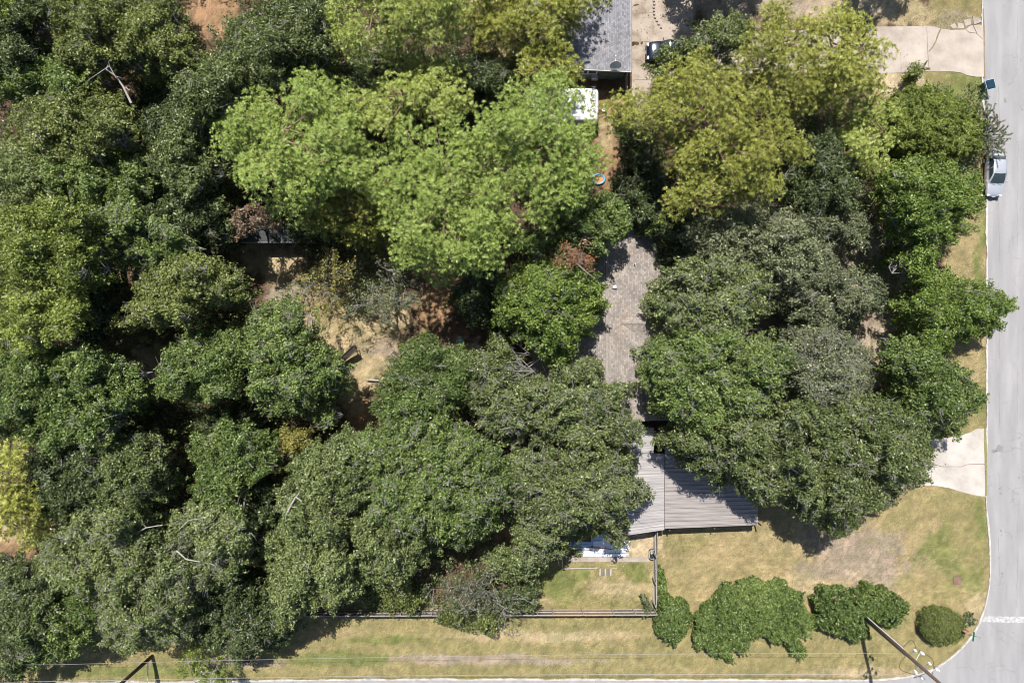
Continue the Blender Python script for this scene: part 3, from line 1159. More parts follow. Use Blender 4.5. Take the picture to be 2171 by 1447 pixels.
# --- small dark shed, upper left
sp_ = W(560, 470, 0)
shed = empty('shed', (sp_.x, sp_.y, 0), 'low dark shed in deep shade under the pines left of centre', 'shed')
x1, x2 = W(510, 0, 2.4).x, W(668, 0, 2.4).x
y1, y2 = W(0, 513, 2.4).y, W(0, 476, 2.4).y
mb = MB()
slab3(mb, [(x1, y1, 2.35), (x2, y1, 2.35), (x2, y2, 2.7), (x1, y2, 2.7)], .1)
HB(mb, 'roof', plain('dark_felt_roof', (.05, .055, .055), .9, var=.25), shed)
mb = MB()
mb.box(((x1 + x2) / 2, y1 - .02, 2.27), (x2 - x1, .04, .16))
HB(mb, 'fascia', plain('blue_grey_trim', (.40, .43, .45), .7), shed)
mb = MB()
mb.box(((x1 + x2) / 2, (y1 + y2) / 2 + .1, 1.1), (x2 - x1 - .5, y2 - y1 - .3, 2.2))
HB(mb, 'wall', plain('brown_boards', (.16, .10, .07), .85), shed)
mb = MB()
mb.box(((x1 + x2) / 2 + .8, y1 + .22, .95), (1.0, .08, 1.9))
HB(mb, 'door', WOODD, shed)

# ================================================================== FENCES
def woodmat(name, c, var=.35, sc=(9, .6, .6)):
    m, nt, b = newmat(name)
    tc = N(nt, "ShaderNodeTexCoord")
    mp = N(nt, "ShaderNodeMapping")
    mp.inputs["Scale"].default_value = sc
    nt.links.new(tc.outputs["Object"], mp.inputs[0])
    no = N(nt, "ShaderNodeTexNoise")
    no.inputs["Scale"].default_value = 1
    no.inputs["Detail"].default_value = 5
    nt.links.new(mp.outputs[0], no.inputs["Vector"])
    r = ramp(nt, [(.3, tuple(x * (1 - var) for x in c)), (.7, tuple(x * (1 + var) for x in c))])
    nt.links.new(no.outputs[0], r.inputs[0])
    nt.links.new(r.outputs[0], b.inputs["Base Color"])
    b.inputs["Roughness"].default_value = .85
    return m


PICK = woodmat('grey_picket_wood', (.15, .13, .115))
PICKB = woodmat('brown_picket_wood', (.27, .17, .105))
RAIL = woodmat('pale_rail_wood', (.38, .35, .32), var=.2, sc=(1, 1, 6))


def fence(name, pa, pb, h, posts, label, side, brown=()):
    pa = Vector(pa)
    pb = Vector(pb)
    L = (pb - pa).length
    ang = math.atan2(pb.y - pa.y, pb.x - pa.x)
    root = empty(name, (pa.x, pa.y, 0), label, 'fence', rz=ang)
    edges = [0] + posts + [L]
    for i in range(len(edges) - 1):
        s0, s1 = edges[i], edges[i + 1]
        mb = MB()
        x = s0 + .06
        while x < s1 - .06:
            w = .14
            hh = h + rnd.uniform(-.03, .02)
            mb.box((x + w / 2, -side * .02 + rnd.uniform(-.006, .006), .1 + hh / 2), (w - .012, .02, hh), R3(y=rnd.uniform(-.012, .012)))
            x += w
        sag = rnd.uniform(-.03, .03)
        mb.build('picket_panel', PICKB if i in brown else PICK, root)
        for z in (.35, .98, h - .08):
            q = MB()
            q.box(((s0 + s1) / 2, side * .04, .1 + z), (s1 - s0 - .02, .05, .10), R3(y=rnd.uniform(-.015, .015)))
            q.build('rail', RAIL, root)
    for s in edges:
        q = MB()
        q.box((s, side * .11, .1 + (h + .04) / 2), (.11, .11, h + .04), R3(x=rnd.uniform(-.02, .02), y=rnd.uniform(-.03, .03)))
        q.build('post', woodmat('post_wood', (.30, .25, .21)), root)
    return root


fa = W(560, 1291)
fb = W(1384, 1288)
k = 1 / PXM
fence('wooden_fence', fa, fb, 1.8, [(x - 560) * k for x in (660, 725, 789, 855, 920, 985, 1050, 1104, 1138, 1170, 1232, 1296, 1340)], 'long weathered picket fence running along the lower edge beside the grass verge', 1, brown=(10, 11))
fence('wooden_fence', W(1386, 1112), W(1384, 1270), 1.8, [55 * k, 110 * k], 'short weathered picket fence running down from the carport corner', -1)
for yy, lb in ((W(0, 1158).y, 'upper pale diagonal brace on the short fence, above the black tub'), (W(0, 1200).y, 'lower pale diagonal brace on the short fence, below the black tub')):
    mb = MB()
    mb.tube([(W(1384, 0).x - .06, yy + .25, 1.6), (W(1384, 0).x - .06, yy - .5, .5)], .03, 4)
    tag(mb.build('fence_brace', METALG, None, loc=(W(1384, 0).x, yy, 1)), lb, 'brace')

# ================================================================== YARD THINGS
def wheel_parts(root, x, y, r=.32, w=.2):
    t = MB()
    n = 24
    prof = [(.62, -.5), (.93, -.5), (1.0, -.36), (1.0, .36), (.93, .5), (.62, .5)]
    vs = []
    for (a, b) in prof:
        for k in range(n):
            q = 2 * math.pi * k / n
            vs.append((x + r * a * math.cos(q), y + w * b, r + r * a * math.sin(q)))
    fs = []
    m = len(prof)
    for i in range(m):
        i2 = (i + 1) % m
        for k in range(n):
            k2 = (k + 1) % n
            fs.append((i * n + k, i * n + k2, i2 * n + k2, i2 * n + k))
    t.add(vs, fs)
    o = t.build('wheel', plain('tyre_rubber', (.02, .02, .02), .8), root, smooth=True)
    rm = MB()
    s = 1 if y > 0 else -1
    rm.tube([(x, y - s * w * .4, r), (x, y + s * w * .42, r)], r * .62, 20)
    for k in range(5):
        q = 2 * math.pi * k / 5
        rm.box((x + r * .3 * math.cos(q), y + s * w * .45, r + r * .3 * math.sin(q)), (r * .55, .02, .06), R3(y=-q))
    ro = rm.build('rim', METALG, o)
    return o


def car_paint(name, c, metal=.5, rough=.28):
    m = plain(name, c, rough, metal=metal, var=.03, scale=1, coat=.6)
    return m


TAIL = plain('red_lamp', (.35, .02, .02), .2)
LAMPG = plain('clear_lamp', (.7, .72, .75), .1)
CGLASS = plain('car_glass', (.035, .05, .055), .05, var=.1, coat=.4)
TRIM = plain('black_trim', (.02, .02, .022), .5)


def make_car(loc, rz, label, paint, L=4.5, Wd=1.78, Hh=1.42, suv=False):
    root = empty('parked_car', loc, label, 'car', rz=rz)
    h = L / 2
    w = Wd / 2
    if suv:
        st = [(-h, .80, .55, .75), (-h + .04, .92, .42, .98), (-h + .25, .97, .36, 1.10), (-h + .7, 1.0, .3, 1.12), (-.6, 1.0, .26, 1.10), (.4, 1.0, .26, 1.08), (h - 1.3, 1.0, .28, 1.06), (h - .8, .98, .3, 1.02), (h - .35, .93, .34, .94), (h - .1, .84, .4, .80), (h, .72, .5, .62)]
        gh = dict(b0=-h + .12, b1=h - 1.35, r0=-h + .45, r1=h - 2.15, zb=1.07, zt=Hh, wb=.93, wt=.74)
    else:
        st = [(-h, .72, .48, .66), (-h + .05, .84, .40, .80), (-h + .25, .93, .34, .91), (-h + .7, .98, .28, .95), (-.9, 1.0, .24, .95), (-.1, 1.0, .22, .92), (.8, 1.0, .22, .91), (h - 1.25, .99, .24, .90), (h - .75, .96, .28, .84), (h - .3, .90, .32, .74), (h - .08, .80, .38, .62), (h, .66, .42, .52)]
        gh = dict(b0=-h + .50, b1=h - 1.22, r0=-h + 1.10, r1=h - 2.25, zb=.93, zt=Hh, wb=.90, wt=.68)
    prof = [(0, 0, 0), (.80, 0, 0), (.95, 0, .08), (1.0, .35, 0), (1.0, .6, 0), (.965, .86, 0), (.90, .96, 0), (.70, 1.0, .0), (.35, 1.0, .02), (0, 1.0, .03)]
    ring = len(prof) * 2 - 2
    vs = []
    for (x, ws, z0, z1) in st:
        pts = [(w * ws * a, z0 + (z1 - z0) * b + c) for (a, b, c) in prof]
        full = [(y, z) for (y, z) in pts] + [(-y, z) for (y, z) in reversed(pts[1:-1])]
        vs += [(x, y, z) for (y, z) in full]
    fs = []
    for i in range(len(st) - 1):
        for k in range(ring):
            k2 = (k + 1) % ring
            fs.append((i * ring + k, (i + 1) * ring + k, (i + 1) * ring + k2, i * ring + k2))
    fs += [tuple(range(ring)), tuple(range((len(st) - 1) * ring + ring - 1, (len(st) - 1) * ring - 1, -1))]
    mb = MB()
    mb.add(vs, fs)
    body = mb.build('body', paint, root, smooth=True)
    sb = body.modifiers.new('sub', 'SUBSURF')
    sb.levels = sb.render_levels = 2
    # greenhouse: a rounded cabin
    g = gh
    secs = []
    nsec = 9
    for i in range(nsec):
        t = i / (nsec - 1)
        z = g['zb'] - .04 + (g['zt'] - g['zb'] + .04) * (1 - (1 - t) ** 1.6)
        xb0 = g['b0'] + (g['r0'] - g['b0']) * t
        xb1 = g['b1'] + (g['r1'] - g['b1']) * t
        ww = w * (g['wb'] + (g['wt'] - g['wb']) * t)
        secs.append((xb0, xb1, ww, z))
    secs.append((g['r0'] + .18, g['r1'] - .18, w * g['wt'] * .86, g['zt'] + .03))
    secs.append((g['r0'] + .4, g['r1'] - .4, w * g['wt'] * .5, g['zt'] + .045))

    def rrect(x0, x1, yw, z, r=.22, bow=.07):
        out = []
        nside = 6
        for i in range(nside + 1):
            t = i / nside
            y = -yw + 2 * yw * t
            out.append((x1 + bow * (1 - (2 * t - 1) ** 2) - .0, y * (1 if 0 < i < nside else .96), z))
        for i in range(1, nside):
            t = i / nside
            out.append((x1 + (x0 - x1) * t, yw * (1 + .02 * math.sin(math.pi * t)), z))
        for i in range(nside + 1):
            t = i / nside
            y = yw - 2 * yw * t
            out.append((x0 - bow * (1 - (2 * t - 1) ** 2), y * (1 if 0 < i < nside else .96), z))
        for i in range(1, nside):
            t = i / nside
            out.append((x0 + (x1 - x0) * t, -yw * (1 + .02 * math.sin(math.pi * t)), z))
        return out
    vs = []
    for s in secs:
        vs += rrect(s[0], s[1], s[2], s[3])
    rn = 24
    fs = []
    for i in range(len(secs) - 1):
        for k in range(rn):
            k2 = (k + 1) % rn
            fs.append((i * rn + k, i * rn + k2, (i + 1) * rn + k2, (i + 1) * rn + k))
    fs.append(tuple(range((len(secs) - 1) * rn, len(secs) * rn)))
    mb = MB()
    mb.add(vs, fs)
    mb.build('cabin', paint, root, smooth=True)

    def glass(name, t0, t1, which, s0=.1, s1=.9, off=.012):
        def sec(t):
            z = g['zb'] - .04 + (g['zt'] - g['zb'] + .04) * (1 - (1 - t) ** 1.6)
            return (g['b0'] + (g['r0'] - g['b0']) * t, g['b1'] + (g['r1'] - g['b1']) * t, w * (g['wb'] + (g['wt'] - g['wb']) * t), z)
        vs = []
        nu, nv = 8, 5
        for j in range(nv + 1):
            t = t0 + (t1 - t0) * j / nv
            x0, x1, yw, z = sec(t)
            for i in range(nu + 1):
                q = s0 + (s1 - s0) * i / nu
                if which == 'f':
                    vs.append((x1 + .07 * (1 - (2 * q - 1) ** 2) + off, -yw + 2 * yw * q, z + off))
                elif which == 'r':
                    vs.append((x0 - .07 * (1 - (2 * q - 1) ** 2) - off, -yw + 2 * yw * q, z + off))
                else:
                    sgn = 1 if which == 'l' else -1
                    vs.append((x0 + (x1 - x0) * q, sgn * (yw * (1 + .02 * math.sin(math.pi * q)) + off), z + off * .4))
        fs = []
        for j in range(nv):
            for i in range(nu):
                a = j * (nu + 1) + i
                fs.append((a, a + 1, a + nu + 2, a + nu + 1))
        mb = MB()
        mb.add(vs, fs)
        return mb.build(name, CGLASS, root, smooth=True)
    glass('windshield', .10, .93, 'f', .06, .94)
    glass('rear_window', .15, .92, 'r', .08, .92)
    for s in ('l', 'r2'):
        glass('side_window', .16, .85, s, .07, .47)
        glass('side_window', .16, .85, s, .52, .93)
    for sx in (-1, 1):
        for sy in (-1, 1):
            wheel_parts(root, sx * (h - (.85 if sx > 0 else .9)), sy * (w - .10), r=.36 if suv else .32)
    for sy in (-1, 1):
        q = MB()
        q.box((g['b1'] - .25, sy * (w + .1), g['zb'] + .04), (.12, .2, .13), bev=.03)
        q.build('mirror', paint if not suv else TRIM, root)
        q = MB()
        q.box((h - .16, sy * w * .64, .62 if not suv else .8), (.22, .34, .12), R3(z=-sy * .35), bev=.04)
        q.build('headlight', LAMPG, root)
        q = MB()
        q.box((-h + .05, sy * w * .72, .74 if not suv else .95), (.12, .26, .14 if not suv else .3), R3(z=sy * .3), bev=.03)
        q.build('tail_light', TAIL, root)
    q = MB()
    q.box((h - .02, 0, .36), (.12, Wd * .74, .14), bev=.04)
    q.box((-h + .03, 0, .38), (.12, Wd * .8, .16), bev=.04)
    q.build('bumper', TRIM, root)
    q = MB()
    q.tube([(g['b1'] + .02, -.55, g['zb'] + .04), (g['b1'] + .16, -.1, g['zb'] + .03)], .012, 4)
    q.tube([(g['b1'] + .04, .05, g['zb'] + .04), (g['b1'] + .16, .5, g['zb'] + .03)], .012, 4)
    q.build('wiper', TRIM, root)
    q = MB()
    q.box((h + .03, 0, .48), (.02, .34, .13))
    q.build('licence_plate', WHITEP, root)
    if suv:
        for sy in (-1, 1):
            q = MB()
            q.tube([(g['r0'] + .2, sy * w * .62, g['zt'] + .05), (g['r0'] + .3, sy * w * .62, g['zt'] + .1), (g['r1'] - .3, sy * w * .62, g['zt'] + .1), (g['r1'] - .2, sy * w * .62, g['zt'] + .05)], .02, 6)
            q.build('roof_rail', METALG, root)
    return root


p = W(2099, 372)
make_car((p.x, p.y, .03), -math.pi / 2 - .02, 'silver sedan parked against the kerb below the spiky grey bush', car_paint('silver_paint', (.50, .52, .57), metal=.4, rough=.32))
p = W(1417, 117)
make_car((p.x, p.y, .135), math.pi, 'dark blue estate car at the end of the drive, half under a tree', car_paint('dark_blue_paint', (.012, .018, .035), metal=.3, rough=.12), L=4.75, Wd=2.0, Hh=1.7, suv=True)
p = W(1452, 192)
make_car((p.x, p.y, .135), math.pi, 'white car nearly hidden below the pine beside the dark blue car', car_paint('white_paint', (.80, .80, .80), metal=0, rough=.3), L=4.6, Wd=1.85, Hh=1.5)

# travel trailer, white
z = 2.55
ta = W(1118, 220, z)
tb = W(1271, 220, z)
tc_ = W(1200, 220, 0)
tr_root = empty('travel_trailer', ((ta.x + tb.x) / 2, W(0, 220, z).y, 0), 'white travel trailer with black lettering, its rounded front out from under the pines', 'trailer')
L2 = (tb.x - ta.x) / 2
wv = (W(0, 186, z).y - W(0, 254, z).y) / 2
vs = []
st = [(-L2, .9, 0.5, z - .35), (-L2 + .1, .97, .42, z - .1), (-L2 + .4, 1, .4, z), (L2 - 1.1, 1, .4, z), (L2 - .5, .985, .4, z - .03), (L2 - .2, .95, .45, z - .16), (L2 - .04, .88, .6, z - .5), (L2, .8, .9, z - .9)]
prof = [(0, 0), (.9, 0), (1, .04), (1, .5), (1, .9), (.97, .97), (.86, 1), (.4, 1.012), (0, 1.016)]
ring = len(prof) * 2 - 2
for (x, ws, z0, z1) in st:
    pts = [(wv * ws * a_, z0 + (z1 - z0) * b2) for (a_, b2) in prof]
    full = pts + [(-y, q) for (y, q) in reversed(pts[1:-1])]
    vs += [(x, y, q) for (y, q) in full]
fs = []
for i in range(len(st) - 1):
    for k in range(ring):
        k2 = (k + 1) % ring
        fs.append((i * ring + k, (i + 1) * ring + k, (i + 1) * ring + k2, i * ring + k2))
fs += [tuple(range(ring)), tuple(range((len(st) - 1) * ring + ring - 1, (len(st) - 1) * ring - 1, -1))]
mb = MB()
mb.add(vs, fs)
TW = plain('trailer_white', (.82, .82, .83), .35, var=.06, scale=2, coat=.3)
b_ = mb.build('body', TW, tr_root, smooth=True)
for sx in (-.5, .45):
    for sy in (-1, 1):
        wheel_parts(tr_root, sx, sy * (wv - .12), r=.36)
q = MB()
for yy, xx in ((wv * .72, L2 - .68), (-wv * .8, L2 - .62)):
    q.box((xx, yy, z + .045), (.09, .18 if yy > 0 else .1, .05), bev=.01)
q.build('marker_lamp', BLACKP, tr_root)
q = MB()
q.box((-.6, .1, z + .12), (.9, .7, .2), bev=.05)
q.build('roof_vent', WHITEP, tr_root)
q = MB()
q.tube([(L2 - .2, .6, .5), (L2 + 1.0, 0, .5), (L2 - .2, -.6, .5)], .05, 6)
q.build('tow_hitch', TRIM, tr_root)
q = MB()
q.box((-.5, -wv - .005, 1.6), (1.6, .03, .6))
q.build('side_window', CGLASS, tr_root)


def text_obj(s, size, name, mat, parent, loc, rot, ext=.004, sx=1.0):
    cu = bpy.data.curves.new(name, 'FONT')
    cu.body = s
    cu.size = size
    cu.align_x = 'CENTER'
    cu.align_y = 'CENTER'
    cu.extrude = ext
    o = bpy.data.objects.new(name, cu)
    COL.objects.link(o)
    dg = bpy.context.evaluated_depsgraph_get()
    me = bpy.data.meshes.new_from_object(o.evaluated_get(dg))
    COL.objects.unlink(o)
    bpy.data.objects.remove(o)
    q = link(name, me, mat, parent)
    q.location = loc
    q.rotation_euler = rot
    q.scale = (sx, 1, 1)
    return q


text_obj("NORTSSHRINI", .60, 'lettering', BLACKP, tr_root, (L2 - .62, -.08, z + .035), (0, math.radians(5), -math.pi / 2), sx=.92)

# wheelie bin by the kerb
bp_ = W(2081, 189)
binr = empty('wheelie_bin', (bp_.x, bp_.y, .1), 'dark blue green wheelie bin standing at the kerb above the silver sedan', 'bin', rz=math.radians(14))
binr.scale = (1.2, 1.2, 1.12)
DBL = plain('dark_teal_plastic', (.012, .035, .045), .4, var=.2)
mb = MB()
vs = []
for (zz, wx_, wy_) in ((.08, .26, .24), (.5, .30, .30), (.98, .33, .36)):
    vs += [(-wx_, -wy_, zz), (wx_, -wy_, zz), (wx_, wy_, zz), (-wx_, wy_, zz)]
fs = [(0, 3, 2, 1), (8, 9, 10, 11)]
for r in range(2):
    for i in range(4):
        j = (i + 1) % 4
        fs.append((r * 4 + i, r * 4 + j, r * 4 + 4 + j, r * 4 + 4 + i))
mb.add(vs, fs)
mb.build('body', DBL, binr)
mb = MB()
mb.box((.02, 0, 1.02), (.74, .78, .06), bev=.03)
mb.box((.02, 0, 1.06), (.54, .60, .05), bev=.025)
mb.box((.16, .02, 1.09), (.07, .28, .015))
lid = mb.build('lid', plain('teal_plastic_lid', (.012, .032, .055), .3, var=.15), binr)
mb = MB()
for sgn in (-1, 1):
    mb.box((.02 + sgn * .375, 0, 1.045), (.03, .80, .03), bev=.008)
    mb.box((.02, sgn * .395, 1.045), (.75, .03, .03), bev=.008)
mb.build('rim', plain('pale_blue_plastic_edge', (.35, .52, .60), .4), lid)
mb = MB()
mb.tube([(-.42, -.28, 1.0), (-.42, .28, 1.0)], .025, 8)
mb.box((-.38, -.25, .98), (.12, .04, .05))
mb.box((-.38, .25, .98), (.12, .04, .05))
mb.build('handle', DBL, binr)
for sy in (-1, 1):
    mb = MB()
    mb.tube([(-.28, sy * .24, .11), (-.28, sy * .32, .11)], .11, 16)
    mb.build('wheel', BLACKP, binr)

# blue ring pool
p = W(1268, 381)
pool = empty('paddling_pool', (p.x, p.y, .12), 'light blue round paddling pool full of pine needles in a gap between pines', 'pool')
mb = MB()
vs = []
n = 32
m = 10
for i in range(n):
    a = 2 * math.pi * i / n
    for j in range(m):
        b = 2 * math.pi * j / m
        r = .60 + .10 * math.cos(b)
        vs.append((r * math.cos(a), r * .8 * math.sin(a), .14 + .12 * math.sin(b)))
fs = [(i * m + j, ((i + 1) % n) * m + j, ((i + 1) % n) * m + (j + 1) % m, i * m + (j + 1) % m) for i in range(n) for j in range(m)]
mb.add(vs, fs)
mb.build('rim', plain('light_blue_plastic', (.10, .36, .62), .35, var=.1), pool, smooth=True)
mb = MB()
mb.disc((0, 0, .01), .5, .10, 28)
o = mb.build('needle_fill', plain('pine_needle_fill', (.45, .22, .10), .95, var=.4, scale=12), pool)
o.scale = (1, .8, 1)

# teal-lidded barrel
p = W(978, 722)
br = empty('rain_barrel', (p.x, p.y, .08), 'round barrel with a teal lid at the edge of the yard clearing', 'barrel')
mb = MB()
mb.tube([(0, 0, 0), (0, 0, .2), (0, 0, .45), (0, 0, .7), (0, 0, .9)], [.26, .31, .33, .31, .27], 28)
mb.build('body', plain('dark_barrel', (.05, .06, .07), .5), br, smooth=True)
mb = MB()
mb.tube([(0, 0, .9), (0, 0, .94), (0, 0, .98), (0, 0, 1.0)], [.33, .34, .30, .08], 28)
mb.build('lid', plain('teal_lid', (.10, .27, .28), .35, var=.3, scale=3), br, smooth=True)

# dark wooden ramp / slide in the clearing
p0 = W(752, 737, 1.8)
p1 = W(690, 795, .5)
rp = empty('play_ramp', (p1.x, p1.y, 0), 'dark slatted wooden ramp sloping up over the dry clearing', 'ramp')
d = (p0 - p1)
d_n = d.normalized()
s_n = Vector((-d_n.y, d_n.x, 0)).normalized()
for sgn in (-1, 1):
    mb = MB()
    a = p1 + s_n * .27 * sgn
    b = p0 + s_n * .27 * sgn
    mb.add([a + Vector((0, 0, .12)) + s_n * .03, a - Vector((0, 0, .12)) + s_n * .03, b - Vector((0, 0, .12)) + s_n * .03, b + Vector((0, 0, .12)) + s_n * .03,
            a + Vector((0, 0, .12)) - s_n * .03, a - Vector((0, 0, .12)) - s_n * .03, b - Vector((0, 0, .12)) - s_n * .03, b + Vector((0, 0, .12)) - s_n * .03],
           [(0, 1, 2, 3), (7, 6, 5, 4), (0, 3, 7, 4), (1, 5, 6, 2), (0, 4, 5, 1), (3, 2, 6, 7)])
    HB(mb, 'rail', WOODD, rp)
BK = plain('black_boards', (.03, .022, .018), .8, var=.3)
mb = MB()
nsl = 16
for i in range(nsl):
    c = p1.lerp(p0, (i + .5) / nsl)
    mb.tube([c - s_n * .25, c + s_n * .25], .03, 4)
a0, b0, up_ = p1, p0, Vector((0, 0, -.05))
q4 = [a0 - s_n * .24 + up_, a0 + s_n * .24 + up_, b0 + s_n * .24 + up_, b0 - s_n * .24 + up_]
mb.add(q4 + [x_ - Vector((0, 0, .03)) for x_ in q4], [(0, 1, 2, 3), (7, 6, 5, 4), (0, 4, 5, 1), (1, 5, 6, 2), (2, 6, 7, 3), (3, 7, 4, 0)])
HB(mb, 'slat_deck', BK, rp)
for (t, q) in ((.97, 1), (.97, -1), (.1, 1), (.1, -1)):
    c = p1.lerp(p0, t) + s_n * .27 * q
    mb = MB()
    mb.tube([(c.x, c.y, 0), (c.x, c.y, c.z)], .05, 5)
    HB(mb, 'leg', WOODD, rp)

# planks and table seen through the oak
mb = MB()
a = W(779, 804)
b = W(808, 806)
mb.tube([a + Vector((0, 0, .45)), b + Vector((0, 0, .45))], .09, 4)
bench = empty('garden_bench', a, 'pale plank bench at the foot of the dry clearing beside the big oak', 'bench')
HB(mb, 'seat', RAIL, bench)
for c in (a.lerp(b, .12), a.lerp(b, .88)):
    q = MB()
    q.box((c.x, c.y, .2), (.1, .28, .4))
    HB(q, 'leg', WOODD, bench)
p = W(868, 900)
tb_ = empty('garden_table', (p.x, p.y, .08), 'white plastic table glimpsed through the leaves of the big oak', 'table')
mb = MB()
mb.box((0, 0, .72), (2.0, 1.0, .05), bev=.02)
mb.build('table_top', WHITEP, tb_)
for sx in (-.85, .85):
    for sy in (-.4, .4):
        q = MB()
        q.box((sx, sy, .35), (.06, .06, .7))
        q.build('leg', WHITEP, tb_)

# pile of roofing sheets on the patio
RSW = plain('white_sheet_metal', (.80, .81, .83), .3, metal=.2, var=.08, scale=1.2)
RSB = plain('shiny_blue_grey_sheet', (.38, .47, .58), .22, metal=.8, var=.25, scale=1.0)
sheets = [
    (1253, 1130, 1297, 1147, .42, RSB, 'shiny blue grey roofing sheet at the back of the patio pile, beneath the oak', .02),
    (1208, 1147, 1260, 1163, .34, RSB, 'shaded blue grey roofing sheet at the left of the patio pile', -.01),
    (1258, 1146, 1335, 1166, .50, RSW, 'broad white roofing sheet on top of the patio pile', 0),
    (1226, 1165.5, 1326, 1172, .30, RSW, 'narrow white strip above the lowest one on the patio pile', .01),
    (1236, 1173, 1334, 1179, .26, RSW, 'lowest narrow white strip of the pile, beside the concrete strip', .0),
    (1212, 1160, 1262, 1164, .55, RSW, 'thin pale strip lying across the left end of the patio pile', -.02),
]
for (u0, v0, u1, v1, zz, mt, lb, rot) in sheets:
    a = W(u0, v1, zz)
    b = W(u1, v0, zz)
    cx_, cy_ = (a.x + b.x) / 2, (a.y + b.y) / 2
    lx, ly = (b.x - a.x), (b.y - a.y)
    mb = corrugated(((-lx / 2, -ly / 2, 0), (lx / 2, -ly / 2, 0), (lx / 2, ly / 2, 0), (-lx / 2, ly / 2, 0)), min(.2, ly / 2.01), .022)
    o = mb.build('roofing_sheet', mt)
    o.location = (cx_, cy_, zz)
    o.rotation_euler = (0, 0, rot)
    tag(o, lb, 'metal sheet', 'sheets piled on the patio')
for (lb, pts, r, mt) in (('rusty brown pipe lying across the white sheets', [W(1252, 1160, .6), W(1275, 1161, .6), (W(1300, 1164, .6))], .045, plain('rust_pipe', (.30, .12, .05), .8, var=.4)),
                         ('black pipe lying aslant on the white sheets', [W(1298, 1164, .6), W(1310, 1159, .62), W(1327, 1152, .64)], .04, BLACKP)):
    mb = MB()
    mb.tube(pts, r, 8)
    c = sum(pts, Vector()) / len(pts)
    tag(mb.build('pipe', mt, loc=c), lb, 'pipe')
for i, (u, v) in enumerate(((1215, 1152), (1330, 1152), (1215, 1176), (1330, 1176), (1270, 1140))):
    mb = MB()
    p = W(u, v)
    for zz in (.14,):
        mb.box((0, 0, .1), (.35, .22, .2), bev=.01)
    o = mb.build('concrete_block', SHARD)
    o.location = (p.x, p.y, .08)
    tag(o, ['grey block under the upper left of the sheet pile', 'grey block under the upper right corner of the sheet pile', 'grey block under the lower left of the sheet pile', 'grey block under the lower right of the sheet pile', 'grey block under the shiny back sheet'][i], 'block', 'blocks carrying the sheet pile')

# wooden pallet, plank, tub, cover
p = W(1283, 1210.5)
pal = empty('pallet', (p.x, p.y, .11), 'small grey slatted pallet lying on the back lawn', 'pallet')
for i in range(7):
    mb = MB()
    mb.box((-.54 + i * .18, 0, .09), (.13, .68, .025), R3(z=rnd.uniform(-.03, .03)))
    mb.build('slat', PICK if i % 3 else RAIL, pal)
for yy in (-.28, 0, .28):
    mb = MB()
    mb.box((0, yy, .035), (1.22, .07, .07))
    mb.build('bearer', PICK, pal)
mb = MB()
a = W(1190, 1204)
b = W(1265, 1203)
mb.tube([a + Vector((0, 0, .17)), a.lerp(b, .5) + Vector((0, .03, .19)), b + Vector((0, 0, .17))], [.06, .055, .05], 8)
tag(mb.build('timber_pole', DEADW, loc=a), 'long pale timber pole lying on the back lawn left of the pallet', 'pole')
for (u0, v0, u1, v1, lb) in ((1289, 1197, 1306, 1196, 'short pale stick lying above the pallet'), (1296, 1203, 1308, 1203, 'short pale stick lying right of the pallet')):
    mb = MB()
    a = W(u0, v0) + Vector((0, 0, .13))
    b = W(u1, v1) + Vector((0, 0, .13))
    mb.tube([a, b], .03, 6)
    tag(mb.build('stick', DEADW, loc=a), lb, 'stick')
p = W(1381, 1171)
tub = empty('plastic_tub', (p.x, p.y, .1), 'black rimmed tub with grey odds and ends against the short fence', 'tub')


def rrect_pts(w, h, r, n=5):
    out = []
    for cx_, cy_, a0 in ((w / 2 - r, h / 2 - r, 0), (-w / 2 + r, h / 2 - r, 90), (-w / 2 + r, -h / 2 + r, 180), (w / 2 - r, -h / 2 + r, 270)):
        for i in range(n + 1):
            a = math.radians(a0 + 90 * i / n)
            out.append((cx_ + r * math.cos(a), cy_ + r * math.sin(a)))
    return out


o1 = rrect_pts(.72, .98, .22)
o2 = rrect_pts(.58, .84, .17)
n = len(o1)
mb = MB()
vs = [(x * .85, y * .85, 0) for x, y in o1] + [(x, y, .5) for x, y in o1] + [(x, y, .5) for x, y in o2] + [(x * .9, y * .9, .12) for x, y in o2]
fs = [tuple(range(n - 1, -1, -1)), tuple(range(3 * n, 4 * n))]
for r in range(3):
    for i in range(n):
        j = (i + 1) % n
        fs.append((r * n + i, r * n + j, (r + 1) * n + j, (r + 1) * n + i))
mb.add(vs, fs)
mb.build('body', BLACKP, tub)
mb = MB()
for i in range(n):
    j = (i + 1) % n
mb.tube([Vector((x * .86, y * .88, .515)) for x, y in o1] + [Vector((o1[0][0] * .86, o1[0][1] * .88, .515))], .025, 6)
mb.build('rim', plain('grey_blue_rim', (.42, .46, .50), .4), tub)
STONEG = plain('grey_rubble', (.38, .36, .34), .9, var=.3, scale=8)
for i in range(5):
    mb = MB()
    mb.box((rnd.uniform(-.15, .15), rnd.uniform(-.25, .25), .22 + i * .02), (.2, .16, .14), R3(rnd.random(), rnd.random(), rnd.random()), bev=.04)
    o = mb.build('stone', STONEG)
    o.location = tub.location
    tag(o, ['lowest grey stone inside the black tub', 'second lowest grey stone inside the black tub', 'middle grey stone of the heap inside the black tub', 'grey stone just below the top one inside the black tub', 'topmost grey stone inside the black tub'][i], 'stone', 'stones in the tub')
p = W(2027.5, 1229)
mc = empty('meter_cover', (p.x, p.y, .12), 'rust brown two part meter cover set in the green corner lawn', 'cover', rz=.05)
for sx in (-.17, .17):
    mb = MB()
    mb.box((sx, 0, .02), (.32, .74, .05), bev=.01)
    mb.build('lid', plain('rusty_cover', (.19, .11, .085), .8, var=.35, scale=5, bump=.5), mc)
mb = MB()
